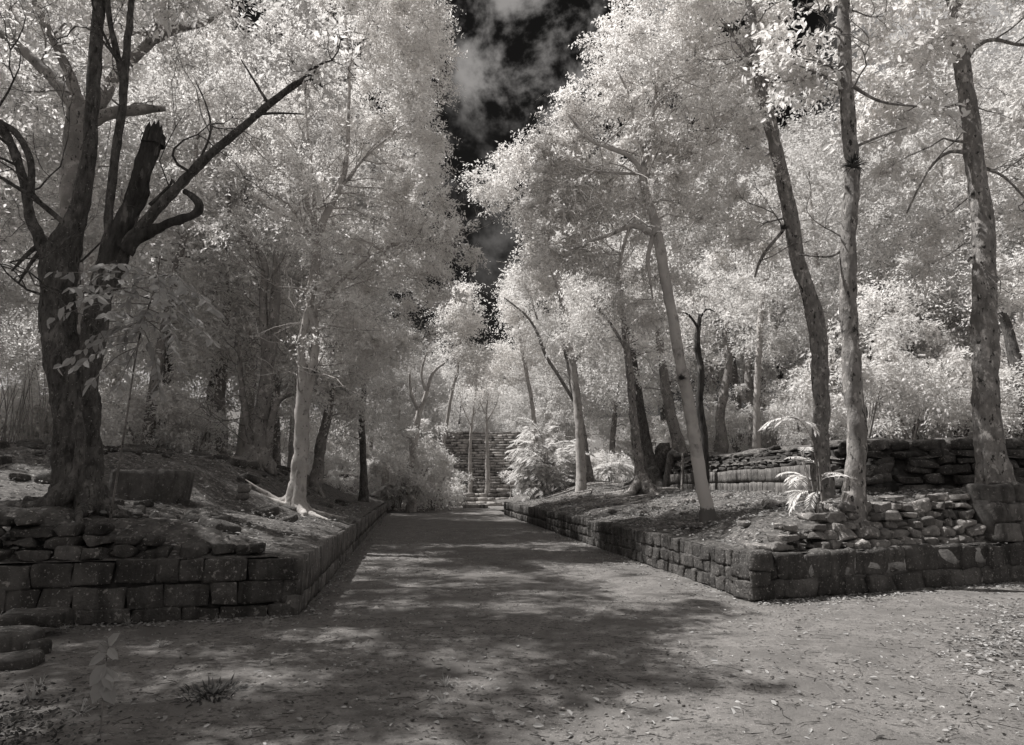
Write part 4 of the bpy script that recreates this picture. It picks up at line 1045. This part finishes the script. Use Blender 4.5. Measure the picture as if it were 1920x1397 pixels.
def feather_plant(name, label, loc, canes, L_, ll, nfr, hcane, spread=.5, cat='plant', lm='leaf', w=.16, group=None, ny=1):
    root = empty(name, loc, label, cat, group); ms = MB(); ml = MB(); loc = np.array(loc, float)
    for k in range(canes):
        a = random.uniform(0, 6.28); b = loc + np.array([math.cos(a) * spread * .25, math.sin(a) * spread * .25, -.03]); h = hcane * random.uniform(.5, 1.1)
        tip = b + np.array([math.cos(a) * spread * h * .35, math.sin(a) * spread * h * .35, h])
        Q, q = resample([b, (b + tip) / 2 + [0, 0, h * .1], tip], [.018, .014, .009], .15); tube(ms, Q, q, 5)
        for j in range(nfr):
            t = random.uniform(.45, 1); p = Q[min(len(Q) - 1, int(t * (len(Q) - 1)))]
            frond(ms, ml, p, a + random.uniform(-1.8, 1.8), random.uniform(.2, 1.2), L_ * random.uniform(.7, 1.1), 14, ll, random.uniform(.4, .8), w)
    ms.build('stems', M['bark_mid'], root, origin=loc); ml.build('fronds', M[lm if cat != 'plant' or name != 'palm_clump' else 'leaf_wood'], root, smooth=False, origin=loc)
    return root
p = G(1016, 945); p = np.array([W(1016, 940, 36)[0], 36, H(W(1016, 940, 36)[0], 36)])
p[0] = max(p[0], XR(36) + .5) + .35; p[2] = .65
feather_plant('palm_clump', 'bright feathery palm clump on the right bank beside the staircase', p, 26, 1.8, .40, 7, 3.4, .65, w=.22)
feather_plant('palm_clump', 'smaller feathery palm among the trunks right of the bright palm clump', (W(1150, 860, 38)[0], 38, 1.5), 8, 1.2, .34, 5, 1.9, .7, w=.24)
feather_plant('palm_clump', 'feathery shrub at the far end of the left wall', (W(745, 930, 42)[0], 42, .3), 12, 1.4, .36, 6, 2.0, .8, w=.24)
pp = hit(1545, 962)
feather_plant('feather_leaved_plant', 'small upright plant with pinnate fronds before the flaky-barked tree', (pp[0], pp[1], H(pp[0], pp[1])), 4, .55, .14, 4, 1.0, .5, w=.18)
pf = W(1530, 900, 10.9)
root = empty('palm_frond', (pf[0], pf[1], H(pf[0], pf[1])), 'tall thin stem bearing one bright drooping frond, left of the flaky-barked tree', 'plant')
ms = MB(); ml = MB(); org = np.array([pf[0], pf[1], H(pf[0], pf[1])])
Q, q = resample([org, W(1528, 850, 10.9), W(1510, 800, 10.9), W(1495, 785, 10.9)], [.012, .009, .007, .005], .08); tube(ms, Q, q, 5)
frond(ms, ml, Q[-1], math.pi + .1, .25, .62, 14, .16, .45, .2); frond(ms, ml, Q[-2], math.pi * .9, .5, .4, 10, .13, .6, .2); frond(ms, ml, Q[-2], 0, .1, .35, 10, .12, .7, .2)
ms.build('stem', M['bark_mid'], root, origin=org); ml.build('fronds', M['leaf'], root, smooth=False, origin=org)

# ------------------------------------------------------------------ big-leaved sapling in front of the giant tree
org = np.array(hit(205, 985)); org[2] = H(org[0], org[1])
root = empty('sapling', org, 'broad-leaved sapling spreading in front of the giant left trunk', 'sapling')
ms = MB(); ml = MB(); dS = 7.4
def leafy(mbs, mbl, P, r0, L_, nl, wrr=.5, droopv=.5):
    Q, q = resample(P, np.linspace(r0, r0 * .35, len(P)), .04); tube(mbs, Q, q, 5)
    idx = np.linspace(len(Q) * .2, len(Q) - 1, nl).astype(int); B = Q[idx]; T = np.gradient(Q, axis=0)[idx]; T /= np.linalg.norm(T, axis=1, keepdims=True) + 1e-9
    sd = np.cross(T, [0, 0, 1.0]); sd /= np.linalg.norm(sd, axis=1, keepdims=True) + 1e-9
    sg = np.where(np.arange(nl) % 2 == 0, 1, -1)[:, None]
    D = T * .5 + sd * sg * .8 + np.array([0, 0, -droopv]) + rng.normal(size=(nl, 3)) * .25
    leaves(mbl, B, D, rdir(nl, 1.0) + np.array([0, -.5, 0]), L_ * rng.uniform(.7, 1.15, nl), wrr, 6)
stemP = [org, W(235, 800, 8.0), W(260, 640, 7.8), W(290, 540, 7.6), W(300, 480, 7.4)]
Q, q = resample(stemP, [.014, .012, .010, .008, .006], .1); tube(ms, Q, q, 7)
for (ax, ay, bx, by) in [(270, 620, 110, 690), (270, 620, 160, 640), (280, 570, 90, 600), (280, 560, 130, 540), (285, 550, 100, 510), (290, 520, 190, 500), (265, 640, 220, 730), (270, 620, 300, 740), (275, 600, 340, 690), (285, 540, 370, 600), (280, 580, 330, 640), (290, 520, 350, 540), (290, 520, 240, 560), (270, 610, 200, 590), (260, 650, 170, 720), (290, 510, 400, 580), (285, 560, 400, 640), (280, 560, 170, 560), (285, 540, 120, 575), (270, 600, 230, 660), (275, 600, 190, 640), (265, 640, 140, 690), (290, 520, 320, 600), (280, 570, 260, 620), (290, 510, 300, 560), (290, 520, 160, 530), (285, 550, 380, 560)]:
    dd = random.uniform(-.9, .3); m_ = W((ax + bx) / 2 + random.uniform(-10, 10), (ay + by) / 2 - 14, 7.7 + dd * .5)
    leafy(ms, ml, [W(ax, ay, 7.7), m_, W(bx, by, 7.6 + dd)], .008, .14, random.randint(11, 17), .5, .5)
ms.build('stem', M['bark_mid'], root, origin=org); ml.build('foliage', M['leaf_near'], root, smooth=False, origin=org)

# pale seedling in the left foreground
org = np.array(G(188, 1392)); root = empty('seedling', org, 'tall seedling with a few large pale leaves in the left foreground', 'plant')
ms = MB(); ml = MB(); dS = org[1]
Q, q = resample([org, W(192, 1320, dS), W(198, 1250, dS), W(205, 1205, dS)], [.005, .004, .003, .002], .03); tube(ms, Q, q, 5)
for (bx, by, tx, ty, L_) in [(203, 1210, 218, 1190, .09), (200, 1225, 178, 1238, .09), (203, 1215, 222, 1240, .08), (199, 1245, 175, 1275, .12), (199, 1250, 205, 1290, .12), (197, 1270, 172, 1315, .13), (196, 1275, 210, 1318, .13), (200, 1222, 190, 1212, .06), (198, 1260, 222, 1275, .09)]:
    a = W(bx, by, dS); b = W(tx, ty, dS - .03); leaves(ml, a[None], (b - a)[None], np.array([[random.uniform(-.3, .3), -1, .4]]), np.array([L_ * 1.25]), .58, 6)
ms.build('stem', M['bark_mid'], root, origin=org); ml.build('foliage', M['leaf_near'], root, smooth=False, origin=org)

# ------------------------------------------------------------------ small things
def tuft(name, label, loc, n, L_, m_, spread=.5, cat='grass tuft', group=None, w=.05, elr=(.5, 1.4)):
    loc = np.array(loc, float); ml = MB()
    a = rng.uniform(0, 6.28, n); el = rng.uniform(elr[0], elr[1], n)
    D = np.stack([np.cos(a) * np.cos(el), np.sin(a) * np.cos(el), np.sin(el)], 1); Ls = L_ * rng.uniform(.5, 1.1, n)
    B = loc + np.stack([np.cos(a), np.sin(a), np.zeros(n)], 1) * rng.uniform(0, spread * .05, n)[:, None]
    P = []
    side = np.cross(D, [0, 0, 1.0]); side /= np.linalg.norm(side, axis=1, keepdims=True)
    k = 5; rows = []
    for i in range(k):
        t = i / (k - 1); c = B + D * (Ls * t)[:, None] - np.array([0, 0, 1]) * (Ls * .75 * t ** 2.2 * np.cos(el))[:, None]
        ww = (Ls * w * (1 - t) + .0006)[:, None]; rows.append(np.stack([c - side * ww, c + side * ww], 1))
    V = np.concatenate(rows, 1); b = (np.arange(n) * k * 2)[:, None]
    Q = np.concatenate([b + np.array([[2 * i, 2 * i + 1, 2 * i + 3, 2 * i + 2]]) for i in range(k - 1)])
    ml.add(V.reshape(-1, 3), Q)
    return tag(ml.build(name, m_, origin=loc, smooth=False), label, cat, group)
tuft('grass_clump', 'dark uprooted clump of dry grass lying in a sun patch', G(400, 1305) + [0, 0, .01], 280, .15, M['dryleaf'], 5.0, 'clump', elr=(-.1, 1.1), w=.07)
tuft('grass_tuft', 'thin grass tuft on the path in the lower middle', G(835, 1290) + [0, 0, .01], 26, .13, M['leaf_near'])
tuft('grass_tuft', 'wispy grass tuft nearest the camera in the middle', G(830, 1325) + [0, 0, .01], 22, .12, M['leaf_near'])
tuft('grass_tuft', 'short grass tuft below the left front wall', G(305, 1215) + [0, 0, .01], 24, .13, M['leaf_near'])
tuft('grass_tuft', 'arching grass tuft drooping over stones at the left edge', G(8, 1175) + [0, 0, .12], 40, .42, M['leaf_near'], w=.03)
tuft('grass_tuft', 'grass tuft beside the pale seedling on its left', G(60, 1320) + [0, 0, .01], 30, .2, M['leaf_near'])
tuft('grass_tuft', 'low grass tuft on the ground between the left stones and the seedling', G(75, 1290) + [0, 0, .01], 20, .16, M['leaf_near'])
tuft('grass_tuft', 'grass tuft at the right edge of the open ground', G(1870, 1215) + [0, 0, .01], 24, .12, M['leaf_near'])
tuft('grass_tuft', 'weak grass tuft at the foot of the left front wall', G(240, 1172) + [0, 0, .01], 30, .12, M['leaf_near'])
# loose stones at the left edge
for i, (px, py, hx, hy, hz, lb) in enumerate([(62, 1196, .30, .2, .07, 'flat slab resting on stones at the lower left edge'), (10, 1225, .26, .22, .12, 'dark boulder cut by the left edge of the photo'), (68, 1232, .10, .1, .09, 'rounded dark stone under the flat slab'),
                                              (20, 1255, .2, .14, .07, 'low dark stone furthest forward at the left edge')]):
    c = G(px, py); m = MB(); stone(m, (0, 0, 0), (hx, hy, hz), random.uniform(-.4, .4), .7, .03, 5, 6)
    z_ = hz * .8 if i != 0 else .20; m_b = M['block']
    o = m.build('loose_stone', m_b); o.location = (c[0], c[1], z_); tag(o, lb, 'stone')
for i, (px, py, hs, dz, lb) in enumerate([(456, 935, .10, .10, 'small pale stone standing on the left terrace, lower of two stacked'), (457, 922, .12, .26, 'pale stone balanced on top of another on the left terrace')]):
    c = hit(456, 940); m = MB(); stone(m, (0, 0, 0), (hs * 1.1, hs, hs * .8), .3, .6, .02, 6, 6)
    o = m.build('loose_stone', M['rubble']); o.location = (c[0], c[1], H(c[0], c[1]) + dz); tag(o, lb, 'stone')
# scattered stones on the two terraces
def scatter_stones(n, xr, yr, lb, gp, cond, sc=(.05, .16), mm='rubble'):
    base = []
    for k in range(4):
        m = MB(); stone(m, (0, 0, 0), (1, .75 + .1 * k, .45), 0, .7, .12, 1.6 + k * .2, 6); base.append(m)
    meshes = None; prot = []
    k = 0; tries = 0
    while k < n and tries < n * 30:
        tries += 1
        x = random.uniform(*xr); y = random.uniform(*yr)
        if not cond(x, y): continue
        s_ = random.uniform(*sc); z = H(x, y)
        if len(prot) < 4:
            o = base[len(prot)].build('loose_stone', M[mm]); prot.append(o)
        else:
            o = prot[k % 4].copy(); COL.objects.link(o)
        o.location = (x, y, z + s_ * .2); o.scale = (s_, s_, s_); o.rotation_euler = (random.uniform(-.3, .3), random.uniform(-.3, .3), random.uniform(0, 6.28)); tag(o, lb, 'stone', gp)
        k += 1
scatter_stones(170, (-12, -3), (8.6, 26), 'loose rough stone lying on the left terrace mound', 'loose stones on the left terrace', lambda x, y: (XL(y) - x > .5) and y > YL(x) + .5 and random.random() < .1 + .25 * (XL(y) - x), (.07, .24), 'block')
scatter_stones(60, (1, 8), (10.5, 36), 'loose stone on the sloping right terrace', 'loose stones on the right terrace', lambda x, y: (x - XR(y) > .8) and y > YR(x) + 1.2 and upper_in(x, y) < -.2)
# surface roots and fallen sticks on the right bank
m = MB()
for k in range(26):
    x = random.uniform(3.0, 6.0); y = random.uniform(22, 36); a = random.uniform(-.6, .6) + math.pi * .9; P = []; Rr = []
    L_ = random.uniform(1.2, 3)
    for i in range(8):
        P.append((x, y, H(x, y) + .05)); Rr.append(.06 * (1 - i / 9)); a += random.uniform(-.4, .4); x += math.cos(a) * L_ / 8; y += math.sin(a) * L_ / 8 * .8
        if x < XR(y) + .4 or upper_in(x, y) > -.3: break
    if len(P) > 3: Q, q = resample(P, Rr, .12); tube(m, Q, q, 7, .2, 8)
tag(m.build('surface_roots', M['bark_peel']), 'tangle of bare surface roots over the right bank', 'roots', kind='stuff')
# stump at the end of the left wall
c = W(720, 944, 41.5); m = MB()
Q, q = resample([(c[0], c[1], .3), (c[0], c[1], 1.4), (c[0] + .05, c[1], 2.65)], [.26, .22, .2], .12); tube(m, Q, q, 12, .15, 4)
tag(m.build('tree_stump', M['bark_pale']), 'tall pale stump standing at the far end of the left wall', 'stump')
for (px, lb) in [(977, 'short wooden post at the foot of the broad steps, left of two'), (1039, 'short wooden post at the foot of the broad steps, right of two')]:
    c = W(px, 935, 53); m = MB(); Q, q = resample([(c[0], 53, 0), (c[0], 53, .7), (c[0], 53, 1.35)], [.13, .13, .12], .2); tube(m, Q, q, 8, .06, 5); tag(m.build('post', M['wood']), lb, 'post')
c = W(956, 938, 45); root = empty('sapling', (c[0], 45, 0), 'very thin pale sapling standing alone before the broad steps', 'sapling'); m = MB()
Q, q = resample([(c[0], 45, 0), (c[0] + .05, 45, 1.2), (c[0], 45, 2.4)], [.035, .028, .012], .2); tube(m, Q, q, 6); m.build('stem', M['bark_pale'], root, origin=(c[0], 45, 0))
m = MB(); foliage(m, None, np.array([[c[0], 45, 2.4], [c[0] - .4, 45, 2.2]]), np.array([.5, .4]), 10, 10, .16); m.build('foliage', M['leaf'], root, smooth=False, origin=(c[0], 45, 0))
c = W(892, 938, 50); m = MB(); stone(m, (0, 0, 0), (.9, .5, .16), 0, .3, .04, 3, 6); o = m.build('stone_slab', M['stair']); o.location = (c[0], 50, .12); tag(o, 'pale flat slab lying before the staircase', 'stone slab')
# epiphytes on trunks
for (px, py, dep, s_, lb) in [(1600, 315, 10.2, .22, 'dark shaggy epiphyte hanging on the flaky-barked trunk'), (1278, 712, 14.0, .13, 'small dark epiphyte on the tall pale tree trunk'), (590, 700, 16.2, .12, 'small dark epiphyte on the pale double-stemmed tree'),
                              (1470, 430, 14.4, .12, 'dark tuft clinging to the mottled bending trunk')]:
    c = W(px, py, dep); tuft('epiphyte', lb, c, 90, s_ * 1.6, M['dryleaf'], .3, 'epiphyte', w=.07)
# cane stems at the left edge
for (px, dep, n, lb) in [(40, 17, 30, 'stand of thin bare canes at the far left behind the stones'), (355, 23, 16, 'clump of thin arching canes on the left mound')]:
    m = MB(); x0 = (px - 960) / F * dep; z0 = H(x0, dep)
    for k in range(n):
        x = x0 + random.uniform(-.9, .9); a = random.uniform(-.25, .25); h = random.uniform(1.2, 2.6)
        Q, q = resample([(x, dep, z0 - .1), (x + a * h * .4, dep, z0 + h * .6), (x + a * h, dep + random.uniform(-.2, .2), z0 + h)], [.014, .011, .005], .3); tube(m, Q, q, 4)
    o = m.build('cane_clump', M['wood']); tag(o, lb, 'canes')

# ------------------------------------------------------------------ fallen leaves
def leafmesh(k):
    m = MB(); n = 1; a = 0
    leaves(m, np.zeros((1, 3)), np.array([[1.0, 0, 0.0]]), np.array([[random.uniform(-.3, .3), random.uniform(-.5, .5), 1.0]]), np.array([1.0]), [.45, .55, .38, .5][k % 4], 6)
    return m
protoL = []
def litter_pt(n, cond, xr, yr):
    out_ = []
    while len(out_) < n:
        x = random.uniform(*xr); y = random.uniform(*yr)
        if cond(x, y): out_.append((x, y))
    return out_
def onpath(x, y):
    if y > min(YL(x), 99) - .05 and x < XL(y) + .1 and x < CL[0] + .1: return False
    if y > CL[1] and x < XL(y) + .05: return False
    if x > CR[0] - .05 and y > YR(x) - .05: return False
    if y > CR[1] and x > XR(y) - .05: return False
    px, py, f = proj(np.array([[x, y, 0]])); return -20 < px[0] < 1940 and py[0] < 1420
# the larger ones, nearest the camera, one by one
pts = []
while len(pts) < 230:
    py = random.uniform(1150, 1397) if random.random() < .8 else random.uniform(1000, 1150)
    px = random.uniform(0, 1920) if random.random() < .45 else random.uniform(800, 1900)
    g = G(px, py)
    if onpath(g[0], g[1]): pts.append(g)
pts.sort(key=lambda g: g[1])
for k, g in enumerate(pts):
    if k < 6: o = leafmesh(k).build('fallen_leaf', M['litter'], smooth=False); protoL.append(o)
    else: o = protoL[k % 6].copy(); COL.objects.link(o)
    s_ = random.uniform(.035, .08); o.location = (g[0], g[1], .026); o.scale = (s_, s_, s_)
    o.rotation_euler = (random.uniform(-.5, .5), random.uniform(-.45, .3), random.uniform(0, 6.28)); tag(o, 'pale curled fallen leaf lying on the trodden path', 'fallen leaf', 'fallen leaves on the path')
def litter(name, pts, L_, zoff=.02, rnd=.5):
    P = np.array([(x, y, H(x, y) + zoff) for x, y in pts]); n = len(P)
    a = rng.uniform(0, 6.28, n); D = np.stack([np.cos(a), np.sin(a), rng.uniform(-.2, .45, n)], 1)
    m = MB(); leaves(m, P, D, rdir(n, 2.0), L_ * rng.uniform(.5, 1.2, n), .48, 6)
    return tag(m.build(name, M['litter'], smooth=False), kind='stuff')
litter('leaf_litter', litter_pt(6500, onpath, (-7, 9), (2, 26)), .042)
strip = []
while len(strip) < 2600:
    s_ = random.uniform(0, LnR); o_ = abs(random.gauss(0, .22)); q_ = CR + dR * s_ - nR * (o_ + .02)
    strip.append((q_[0], q_[1]))
while len(strip) < 3600:
    t_ = random.random(); q_ = CR + (ER - CR) * t_; strip.append((q_[0] - abs(random.gauss(0, .2)) - .02, q_[1]))
while len(strip) < 4500:
    t_ = random.random(); q_ = far + (CL - far) * t_; strip.append((q_[0], q_[1] - abs(random.gauss(0, .16)) - .03))
while len(strip) < 5200:
    t_ = random.random() ** 1.5; q_ = CL + (EL - CL) * t_; strip.append((q_[0] + abs(random.gauss(0, .15)) + .02, q_[1]))
while len(strip) < 6200:
    g = G(random.gauss(1880, 60), random.gauss(1190, 50)); strip.append((g[0], g[1]))
litter('leaf_litter', strip, .06)
litter('leaf_litter', litter_pt(5000, lambda x, y: XL(y) - x > .15 and y > YL(x) + .15, (-11, -2.4), (8, 26)), .075, .05)
litter('leaf_litter', litter_pt(11000, lambda x, y: x - XR(y) > .15 and y > YR(x) + .2 and upper_in(x, y) < -.1, (0, 8.5), (9, 36)), .08, .05)

def dark_litter():
    P = []
    while len(P) < 900:
        g = G(random.gauss(10, 90), random.gauss(1370, 40))
        P.append((g[0], g[1], random.uniform(.01, .07)))
    P = np.array(P); n = len(P); a = rng.uniform(0, 6.28, n); D = np.stack([np.cos(a), np.sin(a), rng.uniform(-.2, .9, n)], 1)
    m = MB(); leaves(m, P, D, rdir(n, 1.0), .038 * rng.uniform(.5, 1.3, n), .5, 6)
    tag(m.build('dark_leaf_litter', M['dryleaf'], smooth=False), kind='stuff')
dark_litter()

m = MB(); A = []; B = []
while len(A) < 420:
    g = G(random.uniform(0, 1920), random.uniform(1010, 1397))
    if not onpath(g[0], g[1]): continue
    a = random.uniform(0, 6.28); L_ = random.uniform(.03, .16)
    p = np.array([g[0], g[1], .026]); A.append(p); p2 = p + np.array([math.cos(a) * L_, math.sin(a) * L_, random.uniform(0, .01)]); B.append(p2)
    if random.random() < .4: A.append(p2); B.append(p2 + np.array([math.cos(a + .5) * L_ * .7, math.sin(a + .5) * L_ * .7, .003]))
tubes3(m, np.array(A), np.array(B), .0035, .0018)
tag(m.build('twig_litter', M['bark_dark']), kind='stuff')
m = MB(); k = 0
while k < 700:
    g = G(random.uniform(0, 1920), random.uniform(1000, 1397))
    if not onpath(g[0], g[1]): continue
    h = random.uniform(.004, .014); stone(m, (g[0], g[1], .02 + h * .2), (h, h * random.uniform(.6, 1), h * .6), random.uniform(0, 3), .7, 0, 4, 3); k += 1
tag(m.build('pebbles', M['rubble']), kind='stuff')

for i, (px, py, n_, L_, w_) in enumerate([(120, 1182, 16, .14, 'below the left front wall near the stones'), (410, 1166, 14, .12, 'below the middle of the left front wall'), (505, 1163, 12, .10, 'close to the corner of the left front wall'),
                                (1560, 1128, 14, .10, 'at the foot of the right front wall near its corner'), (1745, 1116, 14, .12, 'at the foot of the right front wall under the rubble bank'), (1130, 1052, 14, .12, 'against the foot of the right path wall'),
                                (150, 1345, 22, .16, 'in the leaf litter of the lower left corner'), (1820, 1310, 18, .10, 'alone in the sunlit ground at lower right')]):
    tuft('grass_tuft', 'small weedy tuft ' + w_, G(px, py) + [0, 0, .012], n_, L_, M['leaf_near'], .8)
